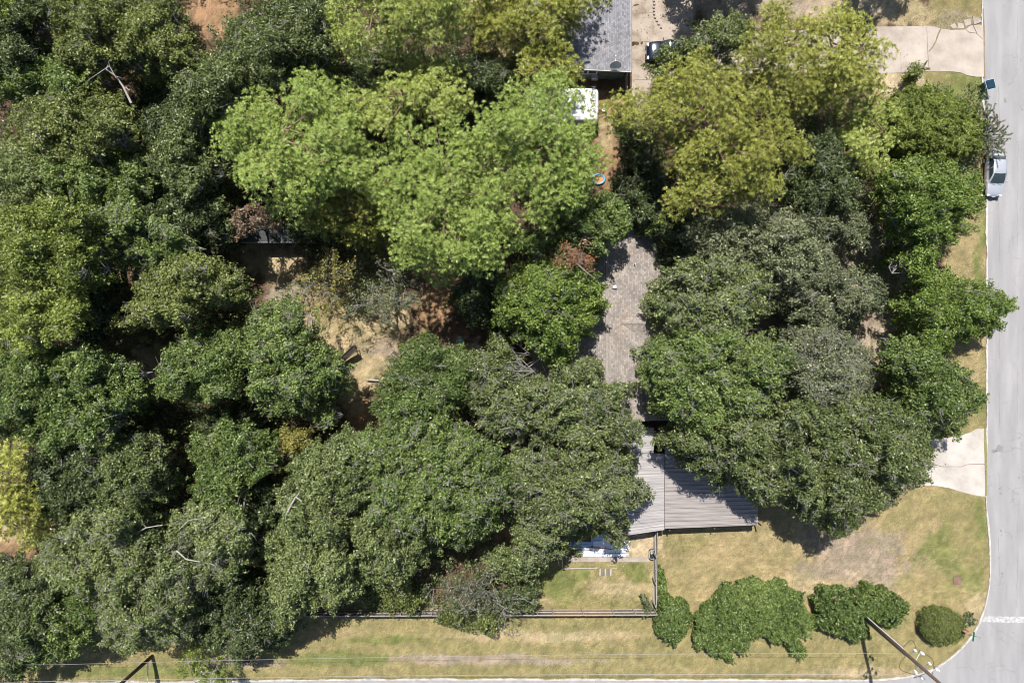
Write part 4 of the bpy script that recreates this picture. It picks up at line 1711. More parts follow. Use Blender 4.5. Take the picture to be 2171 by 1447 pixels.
mb.box((0, 0, .0), (.74, .84, .05), bev=.01)
mb.build('frame', plain('brown_frame', (.13, .085, .065), .8), mc)

# white buckets by the trailer
for (u, v, r, lb) in ((1281, 224, .17, 'upper white bucket beside the front of the white trailer'), (1280, 233, .16, 'lower white bucket beside the front of the white trailer')):
    p = W(u, v, .4)
    bk = empty('bucket', (p.x, p.y, .08), lb, 'bucket', 'white buckets beside the trailer')
    mb = MB()
    mb.tube([(0, 0, 0), (0, 0, .34)], [r * .85, r], 20)
    mb.build('body', WHITEP, bk)
    mb = MB()
    mb.tube([(0, 0, .34), (0, 0, .37)], [r * 1.06, r * 1.06], 20)
    mb.build('lid', WHITEP, bk)
# edging stones by the drive, top
for i in range(9):
    t = i / 8
    u = 1386 + (t > .6) * (t - .6) * 34 + rnd.uniform(-1, 1)
    v = 4 + t * 56
    p = W(u, v)
    mb = MB()
    mb.box((0, 0, .06), (.22, .16, .16), R3(z=rnd.uniform(-.4, .4)), bev=.03)
    o = mb.build('edging_stone', SHARD)
    o.location = (p.x, p.y, .14)
    tag(o, '%s pale edging stone from the top in the row along the shaded upper drive' % ['first', 'second', 'third', 'fourth', 'fifth', 'sixth', 'seventh', 'eighth', 'ninth'][i], 'stone', 'edging stones along the drive')
# low white posts / wire fence between neighbours
fp = empty('wire_fence', W(1330, 190), 'thin pale post and rail fence beside the neighbouring house and trailer', 'fence')
for v in (170, 196, 222, 250, 280):
    p = W(1325, v)
    mb = MB()
    mb.tube([(p.x, p.y, .05), (p.x, p.y, 1.5)], .045, 8)
    HB(mb, 'post', METALG, fp)
mb = MB()
for zz in (.5, 1.0, 1.45):
    mb.tube([W(1325, 165) + Vector((0, 0, zz)), W(1325, 285) + Vector((0, 0, zz))], .015, 5)
HB(mb, 'rail', METALG, fp)

# stop sign with street name blades
p = W(2019, 1319.5)
sg = empty('stop_sign', (p.x, p.y, .1), 'red stop sign with green street name blades on top, beside the round bush', 'sign', rz=math.radians(-8))
mb = MB()
mb.tube([(0, 0, 0), (0, 0, 2.95)], .035, 8)
mb.build('post', METALG, sg)
REDS = plain('sign_red', (.45, .045, .04), .4, var=.08)
ctr = Vector((0, .05, 2.15))


def octa(r, y, th):
    mb = MB()
    pts = [(r * math.cos(math.radians(22.5 + 45 * k)), r * math.sin(math.radians(22.5 + 45 * k))) for k in range(8)]
    vs = [Vector((a, y, b)) for a, b in pts] + [Vector((a, y + th, b)) for a, b in pts]
    fs = [tuple(range(8)), tuple(range(15, 7, -1))] + [(i, i + 8, (i + 1) % 8 + 8, (i + 1) % 8) for i in range(8)]
    mb.add([ctr + v for v in vs], fs)
    return mb


octa(.41, 0, .006).build('back_plate', WHITEP, sg)
fc = octa(.385, .0065, .004).build('face', REDS, sg)
text_obj("STOP", .30, 'lettering', WHITEP, fc, ctr + Vector((0, .013, -.01)), (math.pi / 2, 0, math.pi), ext=.002)
GRN = plain('sign_green', (.03, .22, .13), .4, var=.1)
mb = MB()
mb.box((0, 0, 2.88), (.92, .012, .2))
mb.build('name_blade', GRN, sg)
mb = MB()
mb.box((.0, 0, 3.08), (.012, .92, .2))
mb.build('name_blade', GRN, sg)

# ------------------------------------------------------------------ utility poles and wires
POLEW = plain('creosote_pole', (.085, .058, .046), .8, var=.3, scale=3, bump=.3)
PORC = plain('white_insulator', (.78, .78, .76), .25, var=.05)


def pole(base_px, h, lean, label, conduit=True):
    b = W(*base_px)
    root = empty('utility_pole', (b.x, b.y, 0), label, 'utility pole')
    pt = lambda z: Vector((lean[0] * z / h, lean[1] * z / h, z))
    mb = MB()
    mb.tube([pt(0), pt(h * .5), pt(h)], [.19, .16, .125], 14)
    mb.build('pole', POLEW, root, smooth=True)
    if conduit:
        mb = MB()
        off = Vector((.15, .13, 0))
        mb.tube([pt(.1) + off, pt(8.2) + off], .045, 8)
        mb.build('conduit', WHITEP, root)
        mb = MB()
        off = Vector((-.10, -.17, 0))
        mb.tube([pt(.1) + off, pt(9) + off], .03, 6)
        mb.build('conduit', METALG, root)
    return root, pt


UP, pt = pole((1812, 1290), 15.2, (.05, -.75), 'tall brown utility pole with white insulators leaning over the corner lawn')
PB = Vector(UP.location)


def brk(z, dx, dy, pot=True):
    c = pt(z)
    mb = MB()
    e = c + Vector((dx, dy, .12))
    mb.tube([c, e], .035, 6)
    mb.tube([c + Vector((0, 0, -.3)), e], .022, 6)
    o = mb.build('bracket', METALG, UP)
    mb = MB()
    mb.tube([e, e + Vector((0, 0, .08)), e + Vector((0, 0, .12)), e + Vector((0, 0, .2)), e + Vector((0, 0, .24)), e + Vector((0, 0, .34))], [.05, .12, .06, .12, .06, .07], 12)
    mb.build('insulator', PORC, UP, smooth=True)
    return PB + e + Vector((0, 0, .34))


A1 = brk(9.6, .25, .75)
A2 = brk(10.6, -.25, -.75)
A3 = brk(11.7, .2, .7)
A4 = brk(11.0, -.55, -.35)
for (z, dx, dy, l) in ((10.2, .45, .85, .5), (10.9, .1, -.95, .45), (12.1, .55, .45, .5)):
    c = pt(z) + Vector((dx, dy, 0))
    mb = MB()
    mb.tube([c, c + Vector((0, 0, l))], .11, 12)
    mb.tube([c + Vector((0, 0, l)), c + Vector((0, 0, l + .15))], .05, 8)
    mb.tube([pt(z) + Vector((0, 0, .1)), c + Vector((0, 0, .1))], .02, 5)
    mb.build('fuse_cutout', PORC, UP, smooth=True)
for (c0, c1, sag, sd) in ((pt(8.2) + Vector((.15, .13, 0)), A1 - PB, .5, (.5, .6)), (pt(9) + Vector((-.1, -.17, 0)), A2 - PB, .5, (-.7, -.5)), (A1 - PB, pt(12.6), .3, (.9, .2)), (A2 - PB, pt(12), .3, (-.5, -.5))):
    mb = MB()
    pts = []
    for i in range(11):
        t = i / 10
        q = c0.lerp(c1, t)
        s = math.sin(math.pi * t)
        pts.append(q + Vector((sd[0] * s, sd[1] * s, -sag * s)))
    mb.tube(pts, .02, 5)
    mb.build('cable_loop', BLACKP, UP)
LP, ptl = pole((324, 1389), 13.0, (0, 0), 'brown utility pole at the lower left edge beside the verge', conduit=False)
LB = Vector(LP.location)
mb = MB()
mb.tube([ptl(1.0) + Vector((.05, -.1, 0)), Vector((.35, -3.6, 1.8))], .06, 8)
mb.build('brace', METALG, LP)
mb = MB()
mb.tube([ptl(5.9) + Vector((-.25, .25, 0)), ptl(5.9) + Vector((-.25, .25, .35))], [.1, .07], 10)
mb.build('insulator', PORC, LP)
mb = MB()
mb.tube([ptl(5.9), ptl(5.9) + Vector((-.25, .25, 0))], .03, 6)
mb.build('bracket', METALG, LP)
WIRE = plain('aluminium_wire', (.30, .30, .30), .6, metal=.0)
WIRED = plain('dark_wire', (.10, .10, .10), .6)


def wire(a, b, sag, r, mat, label):
    mb = MB()
    pts = []
    for i in range(41):
        t = i / 40
        q = Vector(a).lerp(Vector(b), t)
        pts.append(q - Vector((0, 0, sag * 4 * t * (1 - t))))
    mb.tube(pts, r, 4)
    tag(mb.build('power_line', mat, loc=Vector(a)), label, 'cable', 'cables between the utility poles')


wire(W(1906, 1384, 7.2), W(120, 1408, 7.2), .6, .012, WIRE, 'upper pale cable strung across the lower verge left of the right pole')
wire(W(120, 1408, 7.2), W(-600, 1418, 7.2), .2, .012, WIRE, 'short upper cable running off to the left beyond the lower left pole')
wire(A2, W(254, 1441, 6.3), .5, .016, WIRE, 'lowest pale cable strung along the kerb between the two poles')
wire(W(254, 1441, 6.3), W(-600, 1462, 6.6), .2, .016, WIRE, 'lower cable running off to the left beyond the lower left pole')
exec_trees = True
# ================================================================== TREES AND SHRUBS
#TREES_MARK
def leaf_quads(P, Nrm, ln, wd, rg, fold=.25):
    """one folded diamond per leaf"""
    n = len(P)
    r = rg.normal(size=(n, 3))
    T = np.cross(Nrm, r)
    T /= np.linalg.norm(T, axis=1)[:, None] + 1e-9
    B = np.cross(Nrm, T)
    s = rg.uniform(.65, 1.3, (n, 1))
    ln = ln * s
    wd = wd * s
    a = P - T * ln * .5
    c = P + T * ln * .5 - Nrm * ln * .12
    b = P + B * wd * .5 + Nrm * wd * fold - T * ln * .08
    d = P - B * wd * .5 + Nrm * wd * fold - T * ln * .08
    V = np.stack([a, b, c, d], 1).reshape(-1, 3)
    return V


def unit(v):
    return v / (np.linalg.norm(v, axis=1)[:, None] + 1e-9)


def lobes_in(poly, sp, rg):
    pts, d = poisson(poly, sp, margin=sp * .10, rg=rg)
    if len(pts) == 0:
        pts = np.array([np.mean(poly, 0)])
        d = inpoly(pts, poly)
    return pts, d


def roughen(poly, rg, amp=9, step=16):
    P = np.asarray(poly, float)
    out = []
    n = len(P)
    for i in range(n):
        a, b = P[i], P[(i + 1) % n]
        L = np.linalg.norm(b - a)
        m = max(1, int(L / step))
        nv = np.array([b[1] - a[1], a[0] - b[0]]) / (L + 1e-6)
        for j in range(m):
            out.append(a + (b - a) * j / m + nv * rg.uniform(-amp, amp))
    return np.array(out)


UNION = None


def union_field(polys):
    global UNION
    st = 9.0
    gx_ = np.arange(-90, 2262, st)
    gy_ = np.arange(-90, 1540, st)
    A, B = np.meshgrid(gx_, gy_)
    P = np.stack([A.ravel(), B.ravel()], 1)
    ins = np.zeros(len(P), bool)
    for q in polys:
        q = np.asarray(q, float)
        c = q.mean(0)
        q = c + (q - c) * (1 + 16 / np.linalg.norm(q - c, axis=1)[:, None])
        bb = (P[:, 0] > q[:, 0].min()) & (P[:, 0] < q[:, 0].max()) & (P[:, 1] > q[:, 1].min()) & (P[:, 1] < q[:, 1].max())
        idx = np.nonzero(bb)[0]
        ins[idx] |= inpoly(P[idx], q) > 0
    out = ins.reshape(A.shape)
    D = np.where(out, 1e4, 0.0)
    for _ in range(2):                       # two sweeps of a chamfer distance
        for r in range(1, D.shape[0]):
            D[r] = np.minimum(D[r], D[r - 1] + st)
            D[r, 1:] = np.minimum(D[r, 1:], D[r - 1, :-1] + st * 1.41)
            D[r, :-1] = np.minimum(D[r, :-1], D[r - 1, 1:] + st * 1.41)
        for c in range(1, D.shape[1]):
            D[:, c] = np.minimum(D[:, c], D[:, c - 1] + st)
        for r in range(D.shape[0] - 2, -1, -1):
            D[r] = np.minimum(D[r], D[r + 1] + st)
            D[r, 1:] = np.minimum(D[r, 1:], D[r + 1, :-1] + st * 1.41)
            D[r, :-1] = np.minimum(D[r, :-1], D[r + 1, 1:] + st * 1.41)
        for c in range(D.shape[1] - 2, -1, -1):
            D[:, c] = np.minimum(D[:, c], D[:, c + 1] + st)
    UNION = (D, st)


def union_dist(C):
    D, st = UNION
    i = np.clip(((C[:, 1] + 90) / st).astype(int), 0, D.shape[0] - 1)
    j = np.clip(((C[:, 0] + 90) / st).astype(int), 0, D.shape[1] - 1)
    return D[i, j]


def crown_clumps(poly, ztop, drop, lob_sp, cl_sp, rg, hole=.05, marg=0.0, pine=False):
    """clump centres in photograph scale + height, following big lobes"""
    L, Ld = lobes_in(poly, lob_sp, rg)
    poly = roughen(poly, rg)
    Lz = rg.uniform(-1.4, .3, len(L)) * min(1.2, drop * .4)
    C, Cd = poisson(poly, cl_sp, margin=marg, rg=rg)
    if len(C) == 0:
        C = np.array([np.mean(poly, 0)])
        Cd = np.array([5.])
    D = np.linalg.norm(C[:, None] - L[None], axis=2) / (lob_sp * .62)
    zz = Lz[None] + 1.7 * np.sqrt(np.clip(1.2 - D ** 2, 0, None)) - 1.7 - np.clip(D - 1.05, 0, 3) * 1.8
    k = zz.argmax(1)
    z = zz[np.arange(len(C)), k]
    if UNION is not None and not pine:
        Cd = .30 * Cd + .70 * np.maximum(Cd, np.minimum(union_dist(C), 400))
    dome = np.clip(Cd / (lob_sp * 1.5), 0, 1)
    z = ztop - drop * (1 - dome) ** 1.7 + z + rg.normal(0, .34, len(C))
    pf = fbm(C[:, 0] / (24 if pine else 13), C[:, 1] / (24 if pine else 13), int(rg.integers(99)), 2)
    z = z + (pf - .5) * (5.5 if pine else 2.6)
    Dm = D[np.arange(len(C)), k]
    keep = rg.random(len(C)) > hole + (np.clip((.40 - pf) * 6, 0, .8) if pine else 0) + .35 * np.clip((Dm - .9) * 3, 0, 1)
    return C[keep], np.maximum(z[keep], .5), L, k[keep]


def foliage(name, C3, r, dens, ln, wd, mat, parent, rg, flat=.75, upb=.55, spray=0.0):
    """C3: clump centres (n,3) in local space"""
    n = len(C3)
    rr = r * rg.uniform(.75, 1.3, n)
    cnt = np.maximum(6, (dens * (rr / r) ** 2 * rg.uniform(.7, 1.2, n))).astype(int)
    idx = np.repeat(np.arange(n), cnt)
    m = len(idx)
    d = unit(rg.normal(size=(m, 3)) + np.array([0, 0, .35]))
    q = rg.random((m, 1)) ** .42
    off = d * q * rr[idx][:, None] * np.array([1, 1, flat])
    if spray:
        ax = unit(unit(C3 * np.array([1, 1, 0]) + 1e-3) * .9 + rg.normal(size=(n, 3)) * np.array([.6, .6, .0]))
        ax[:, 2] -= .22
        a_ = ax[idx]
        along = (off * a_).sum(1)[:, None]
        off = (off - along * a_) * (1 - .28 * spray) + along * a_ * (1 + spray)
    P = C3[idx] + off
    Nn = unit(d * .7 + np.array([0, 0, upb]) + rg.normal(size=(m, 3)) * .75)
    V = leaf_quads(P, Nn, ln, wd, rg)
    me = npmesh(name, V, np.arange(len(V)), 4)
    return link(name, me, mat, parent)


def needles(name, C3, r, tufts, mat, parent, rg, blades=22, nl=.36, nw=.027):
    """pom-pom tufts spread over each branch end, every tuft a fan of needles"""
    n = len(C3)
    rr = r * rg.uniform(.75, 1.2, n)
    cnt = np.maximum(4, tufts * (rr / r) ** 2 * rg.uniform(.85, 1.15, n)).astype(int)
    idx = np.repeat(np.arange(n), cnt)
    m = len(idx)
    start = np.repeat(np.cumsum(cnt) - cnt, cnt)
    kk_ = np.arange(m) - start
    tt = (kk_ + .5) / cnt[idx]
    ph = kk_ * 2.39996 + rg.uniform(0, 6.28, n)[idx]
    cz = 1 - 1.15 * tt                       # from the top of the dome to just under its rim
    sz = np.sqrt(np.clip(1 - cz ** 2, 0, 1))
    d = np.stack([sz * np.cos(ph), sz * np.sin(ph), cz], 1) + rg.normal(size=(m, 3)) * .13
    P = C3[idx] + d * (rr[idx] * rg.uniform(.8, 1.1, m))[:, None] * np.array([1, 1, .72])
    A = unit(d * .7 + np.array([0, 0, .75]) + rg.normal(size=(m, 3)) * .15)
    P2 = np.repeat(P, blades, 0)
    A2 = np.repeat(A, blades, 0)
    ts = np.repeat(rg.uniform(.75, 1.2, m), blades)[:, None]
    q = rg.normal(size=P2.shape)
    q = unit(q - (q * A2).sum(1)[:, None] * A2)
    th = rg.uniform(.45, 1.45, (len(P2), 1))
    D = A2 * np.cos(th) + q * np.sin(th)
    L = nl * ts * rg.uniform(.8, 1.1, (len(P2), 1))
    Sd = unit(np.cross(D, A2 + rg.normal(size=D.shape) * .18)) * nw
    tip = P2 + D * L - np.array([0, 0, .05]) * ts
    base = P2 + D * .02
    V = np.stack([base - Sd * .4, base + D * L * .5 - Sd, tip, base + D * L * .5 + Sd], 1).reshape(-1, 3)
    me = npmesh(name, V, np.arange(len(V)), 4)
    return link(name, me, mat, parent)


class TB:
    """many tapering tubes, vectorised"""
    def __init__(self):
        self.a = []

    def seg(self, p, q, r0, r1):
        self.a.append((*p, *q, r0, r1))

    def path(self, pts, rads):
        for i in range(len(pts) - 1):
            self.seg(pts[i], pts[i + 1], rads[i], rads[i + 1])

    def build(self, name, mat, parent, n=5):
        A = np.array(self.a, float)
        if len(A) == 0:
            return None
        p, q, r0, r1 = A[:, :3], A[:, 3:6], A[:, 6:7], A[:, 7:8]
        d = unit(q - p)
        up = np.where(np.abs(d[:, 2:3]) < .9, np.array([[0, 0, 1.]]), np.array([[1., 0, 0]]))
        a = unit(np.cross(d, up))
        b = np.cross(a, d)
        ring = []
        for (c, r) in ((p - d * r0 * .3, r0), (q + d * r1 * .3, r1)):
            for k in range(n):
                t = 2 * math.pi * k / n
                ring.append(c + (a * math.cos(t) + b * math.sin(t)) * r)
        V = np.stack(ring, 1)
        m = len(A)
        V = V.reshape(-1, 3)
        base = (np.arange(m) * 2 * n)[:, None, None]
        f = np.array([[k, (k + 1) % n, n + (k + 1) % n, n + k] for k in range(n)])[None]
        F = (base + f).reshape(-1)
        me = npmesh(name, V, F, 4)
        me.polygons.foreach_set("use_smooth", [True] * len(me.polygons))
        return link(name, me, mat, parent)


def bent(p, q, rg, n=4, amp=.12, lift=0.0):
    p = np.array(p, float)
    q = np.array(q, float)
    L = np.linalg.norm(q - p)
    out = []
    for i in range(n + 1):
        t = i / n
        c = p + (q - p) * t
        if 0 < i < n:
            c = c + rg.normal(size=3) * L * amp * np.array([1, 1, .5])
        c[2] += lift * math.sin(math.pi * t) * L
        out.append(c)
    return out


def tree(name, kind, poly, ztop, label, cat='tree', group=None, drop=None, lob=None, cs=None, dens=None, seed=None, thick=2, hole=.06, grow=13,
         ln=.235, wd=.115, twig=.10, under=True, mat=None, trunk_px=None, dead=(), r=None):
    seed = seed if seed is not None else (len(label) * 7919 + int(poly[0][0] * 31 + poly[0][1] * 17)) % 99991
    rg = np.random.default_rng(seed)
    pine = kind in NEEDLE
    k = 1 / PXM * (1 - ztop / H)
    drop = drop if drop is not None else (3.6 if pine else ztop * .42)
    lob = lob or (54 if pine else 58)
    clr = r or (.74 if pine else .44)
    cs = cs or clr / k * (1.14 if pine else 1.02)
    poly = np.asarray(poly, float)
    ctr_ = poly.mean(0)
    dv = poly - ctr_
    dl = np.linalg.norm(dv, axis=1)[:, None]
    poly = ctr_ + dv * (dl + grow) / dl
    C, z, Lb, li = crown_clumps(poly, ztop - clr * .5, drop, lob, cs, rg, hole, clr / k * .7, pine)
    cen = poly.mean(0) if trunk_px is None else np.array(trunk_px, float)
    zc = ztop * .7
    base = Wn(cen[None], zc)[0]
    xy = (C - np.array([1085.5, 723.5])) * np.array([1, -1]) * ((1 - z / H) / PXM)[:, None]
    C3 = np.concatenate([xy - base, z[:, None]], 1)
    root = empty(name, (base[0], base[1], 0), label, cat, group)
    mt = mat or (NEEDLE[kind] if pine else LEAF[kind])
    if pine:
        sel = rg.random(len(C3)) < .85
        lo = C3[sel] + rg.normal(size=(sel.sum(), 3)) * .6
        lo[:, 2] -= rg.uniform(.9, 2.2, len(lo))
        lo[:, :2] *= .93
        needles('crown', np.concatenate([C3, lo]), clr, dens or 13, mt, root, rg)
    else:
        Cu = C3
        if under:
            sel = rg.random(len(C3)) < .45
            lo = C3[sel] + rg.normal(size=(sel.sum(), 3)) * .5
            lo[:, 2] = np.maximum(lo[:, 2] - rg.uniform(1.0, 2.4, len(lo)) * min(1, ztop / 8), .4)
            lo[:, :2] *= .95
            Cu = np.concatenate([C3, lo])
        foliage('crown', Cu, clr, dens or 88, ln, wd, mt, root, rg, spray=.75)
    # trunk, limbs and twigs
    tb = TB()
    br_ = TB()
    Lz = np.array([z[li == i].max() if (li == i).any() else ztop - drop for i in range(len(Lb))])
    lxy = (Lb - np.array([1085.5, 723.5])) * np.array([1, -1]) * ((1 - Lz / H) / PXM)[:, None] - base
    size = max(1.0, float(np.abs(lxy).max()))
    tr = min(.42, .09 + .022 * size + .010 * ztop)
    if pine:
        topz = ztop - .8
        tp = bent((0, 0, 0), (0, 0, topz), rg, 6, .008)
        tb.path(tp, [tr * (1 - .8 * i / 6) for i in range(7)])
        for i in range(len(Lb)):
            zz = min(topz - .5, max(ztop * .35, Lz[i] - .35 * np.linalg.norm(lxy[i])))
            p = (0, 0, zz)
            q = (lxy[i][0], lxy[i][1], Lz[i] - 1.0)
            pts = bent(p, q, rg, 4, .05)
            br_.path(pts, [.10, .08, .06, .045, .03])
            for j in np.nonzero(li == i)[0]:
                a_ = pts[rg.integers(2, 5)]
                c = C3[j] - np.array([0, 0, .1])
                mid = (np.array(a_) + c) / 2 + rg.normal(size=3) * .1
                br_.path([a_, mid, c], [.03, .022, .012])
    else:
        fz = ztop * rg.uniform(.28, .4)
        tp = bent((0, 0, 0), (rg.normal() * .2, rg.normal() * .2, fz), rg, 3, .02)
        tb.path(tp, [tr * 1.15, tr, tr * .9, tr * .85])
        for i in range(len(Lb)):
            if (li == i).sum() < 4:
                continue
            q = (lxy[i][0], lxy[i][1], Lz[i] - 2.0 if Lz[i] > 3 else Lz[i] * .5)
            pts = bent(tp[-1], q, rg, 4, .06, .03)
            r0 = tr * .5
            br_.path(pts, [r0, r0 * .75, r0 * .5, r0 * .3, r0 * .16])
            for j in np.nonzero(li == i)[0]:
                a_ = np.array(pts[rg.integers(2, 5)])
                c = C3[j] + rg.normal(size=3) * .25 + np.array([0, 0, rg.uniform(-.4, .1)])
                br_.path(bent(a_, c, rg, 3, .07, .04), [.045, .035, .022, .012])
                if rg.random() < twig:       # bare pale twigs that break the leaf surface
                    for _ in range(int(rg.integers(2, 5))):
                        dd = unit(rg.normal(size=(1, 3)) * np.array([1, 1, .35]))[0]
                        e = C3[j] + np.array([0, 0, clr * .45])
                        br_.path(bent(e - dd * .3, e + dd * rg.uniform(.35, 1.0) + np.array([0, 0, .12]), rg, 2, .12), [.022, .016, .007])
    tb.build('trunk', BARKP if pine else BARK, root, 8)
    br_.build('branches', BARKP if pine else TWIG, root, 4)
    for pth, rad in dead:
        t2 = TB()
        pts = [np.array(W(u, v, zz)) - np.array([base[0], base[1], 0]) for (u, v, zz) in pth]
        rad = rad * .72
        t2.path(pts, [rad * (1 - .6 * i / (len(pts) - 1)) for i in range(len(pts))])
        for p_ in pts[1:]:
            for _ in range(1):
                dd = unit(rg.normal(size=(1, 3)) * np.array([1, 1, .4]))[0]
                t2.path(bent(p_, p_ + dd * rg.uniform(.4, .9), rg, 3, .1), [rad * .4, rad * .3, rad * .2, rad * .08])
        t2.build('dead_branch', DEADW, root, 6)
    return root


def bare_tree(name, kind, poly, ztop, label, leaf_dens, seed, trunk_px=None, cat='tree', nmain=9, levels=4, mat=TWIG, spread=1.0):
    """thin-leaved crown whose pale branches show"""
    rg = np.random.default_rng(seed)
    poly = np.asarray(poly, float)
    cen = np.array(trunk_px if trunk_px is not None else poly.mean(0), float)
    base = Wn(cen[None], ztop * .4)[0]
    root = empty(name, (base[0], base[1], 0), label, cat)
    tb = TB()
    br_ = TB()
    fz = ztop * .3
    tb.path(bent((0, 0, 0), (0, 0, fz), rg, 3, .02), [.2, .17, .15, .14])
    tips = []
    C, _ = poisson(poly, 56, 0, rg)
    if len(C) < 2:
        C = poly * .6 + poly.mean(0) * .4
    z = ztop - rg.uniform(0, 1.8, len(C))
    T = (C - np.array([1085.5, 723.5])) * np.array([1, -1]) * ((1 - z / H) / PXM)[:, None] - base
    T = np.concatenate([T, z[:, None]], 1)
    for t in T:
        o = np.array([0, 0, fz])
        pts = bent(o, t, rg, 5, .06, .06)
        r0 = .085
        br_.path(pts, [r0, r0 * .8, r0 * .6, r0 * .45, r0 * .32, r0 * .2])
        for s in pts[2:]:
            for _ in range(3):
                dd = unit((t - o)[None] * .12 + rg.normal(size=(1, 3)) * np.array([1, 1, .5]))[0]
                e = s + dd * rg.uniform(.7, 1.5)
                sp = bent(s, e, rg, 3, .1)
                br_.path(sp, [.032, .025, .018, .01])
                for _ in range(3):
                    d2 = unit(dd[None] + rg.normal(size=(1, 3)) * .8)[0]
                    e2 = sp[2] + d2 * rg.uniform(.3, .8)
                    br_.path(bent(sp[2], e2, rg, 2, .1), [.015, .012, .006])
                    tips.append(e2)
                tips.append(e)
    tb.build('trunk', BARK, root, 8)
    br_.build('branches', mat, root, 4)
    tips = np.array(tips)
    tips = tips[rg.random(len(tips)) < .9]
    foliage('crown', tips, .36, leaf_dens, .17, .10, LEAF[kind], root, rg)
    return root


def shrub(name, kind, poly, h, label, dens=150, seed=1, ln=.20, wd=.10, cat='bush', lob=46, clr=.36, drop=None, hole=.0, dome=False, spikes=0, flower=0):
    rg = np.random.default_rng(seed)
    poly = np.asarray(poly, float)
    k = 1 / PXM * (1 - h / H)
    cs = clr / k * .95
    C, Cd = poisson(poly if dome else roughen(poly, rg, 10, 13), cs, margin=clr / k * .5, rg=rg)
    if len(C) < 4:
        C, Cd = poisson(poly, cs * .7, margin=-3, rg=rg)
    if len(C) == 0:
        C = poly.copy()
        Cd = np.full(len(C), 3.0)
    R_ = max(Cd.max(), 1)
    t = np.clip(Cd / R_, 0, 1)
    z = h * (.35 + .65 * np.sqrt(np.clip(1 - (1 - t) ** 2, 0, 1))) - clr * .5
    z = z + (fbm(C[:, 0] / 22, C[:, 1] / 22, seed) - .5) * (.0 if dome else 1.5) + rg.normal(0, .05 if dome else .2, len(C))
    z = np.maximum(z, .25)
    keep = rg.random(len(C)) > (hole if len(C) > 8 else 0)
    C, z, Cd = C[keep], z[keep], Cd[keep]
    cen = poly.mean(0)
    base = Wn(cen[None], 0)[0] if False else Wn(cen[None], h * .5)[0]
    xy = (C - np.array([1085.5, 723.5])) * np.array([1, -1]) * ((1 - z / H) / PXM)[:, None] - base
    C3 = np.concatenate([xy, z[:, None]], 1)
    allc = [C3]
    edge = C3[Cd < cs * 2.2]
    if len(C3) == 0:
        raise RuntimeError(label)
    for dz in (.45, .9, 1.35):
        e = edge[edge[:, 2] > dz + .2].copy()
        e[:, 2] -= dz
        e[:, :2] *= 1 - .02 * dz
        allc.append(e)
    C4 = np.concatenate(allc)
    root = empty(name, (base[0], base[1], .08), label, cat)
    foliage('foliage', C4, clr, dens, ln, wd, LEAF[kind], root, rg, flat=.8, upb=.5)
    if not dome:
        sh = []
        for _ in range(int(len(C3) * .5)):
            o = C3[rg.integers(len(C3))]
            d_ = unit((unit(o[None] * np.array([1, 1, .1]))[0] * .6 + rg.normal(size=3) * .6 + np.array([0, 0, .7]))[None])[0]
            for s in np.linspace(.2, rg.uniform(.45, .85), 5):
                sh.append(o + d_ * s)
        if sh:
            foliage('shoots', np.array(sh), .10, 9, ln, wd * .8, LEAF[kind], root, rg, upb=.3)
    tb = TB()
    for j in range(0, len(C3), 2):
        tb.path(bent((rg.normal() * .1, rg.normal() * .1, 0), C3[j] - np.array([0, 0, .05]), rg, 3, .04), [.03, .024, .016, .008])
    if spikes:
        for _ in range(spikes):
            j = rg.integers(len(C3))
            o = C3[j]
            d_ = unit((o[None] * np.array([1, 1, .2]) + rg.normal(size=(1, 3)) * .8) + np.array([0, 0, 1.0]))[0]
            e = o + d_ * rg.uniform(.5, 1.1)
            tb.path(bent(o, e, rg, 2, .06), [.015, .011, .006])
            foliage('spray', np.linspace(o, e, 5), .13, 16, ln, wd, LEAF[kind], root, rg) if False else None
    tb.build('stems', TWIG, root, 4)
    return root
#TABLE
G1 = 'tall pines in the upper half'
# ---- pines
tree('pine_tree', 'pine_g', [(445, 262), (462, 228), (505, 200), (545, 205), (585, 178), (640, 150), (690, 150), (725, 175), (742, 205), (765, 245), (752, 290), (775, 330), (800, 372), (780, 400), (700, 410), (640, 455), (600, 440), (560, 445), (535, 415), (500, 390), (505, 350), (470, 325)], 15.2, 'leftmost of the big pines, a broad bright crown above the dark shed', 'pine tree', G1)
tree('pine_tree', 'pine_y', [(600, 440), (660, 400), (740, 375), (800, 385), (822, 440), (820, 500), (770, 540), (735, 520), (690, 495), (650, 480)], 10, 'smaller yellowish pine below the leftmost big pine, over the thin grey tree', 'pine tree', G1, drop=2.5)
tree('pine_tree', 'pine', [(690, 40), (705, -5), (760, -50), (960, -60), (985, 20), (930, 70), (900, 110), (850, 88), (808, 92), (770, 120), (720, 100)], 15.2, 'pine cut off by the top edge, left of the other top edge pines', 'pine tree', G1)
tree('pine_tree', 'pine_y', [(960, -60), (1270, -60), (1275, 10), (1250, 45), (1215, 65), (1200, 105), (1150, 118), (1110, 95), (1070, 110), (1030, 70), (980, 60)], 9.5, 'pine cut off by the top edge and hanging over the grey shingle roof', 'pine tree', G1)
tree('pine_tree', 'pine', [(800, 105), (850, 96), (900, 120), (960, 100), (985, 135), (930, 150), (860, 150)], 11.4, 'small low pine between the top edge pines and the yellow green pine', 'pine tree', G1, drop=2)
tree('pine_tree', 'pine_y', [(1095, 120), (1150, 100), (1215, 92), (1225, 130), (1226, 165), (1205, 182), (1160, 175), (1110, 165)], 9, 'small pine touching the left edge of the grey shingle roof', 'pine tree', G1, drop=2, grow=6)
tree('pine_tree', 'pine', [(735, 235), (745, 190), (800, 160), (860, 152), (930, 158), (985, 180), (1000, 205), (985, 235), (930, 245), (880, 262), (830, 290), (790, 280), (755, 262)], 13.3, 'flat topped pine above the big central pine', 'pine tree', G1, drop=2.4)
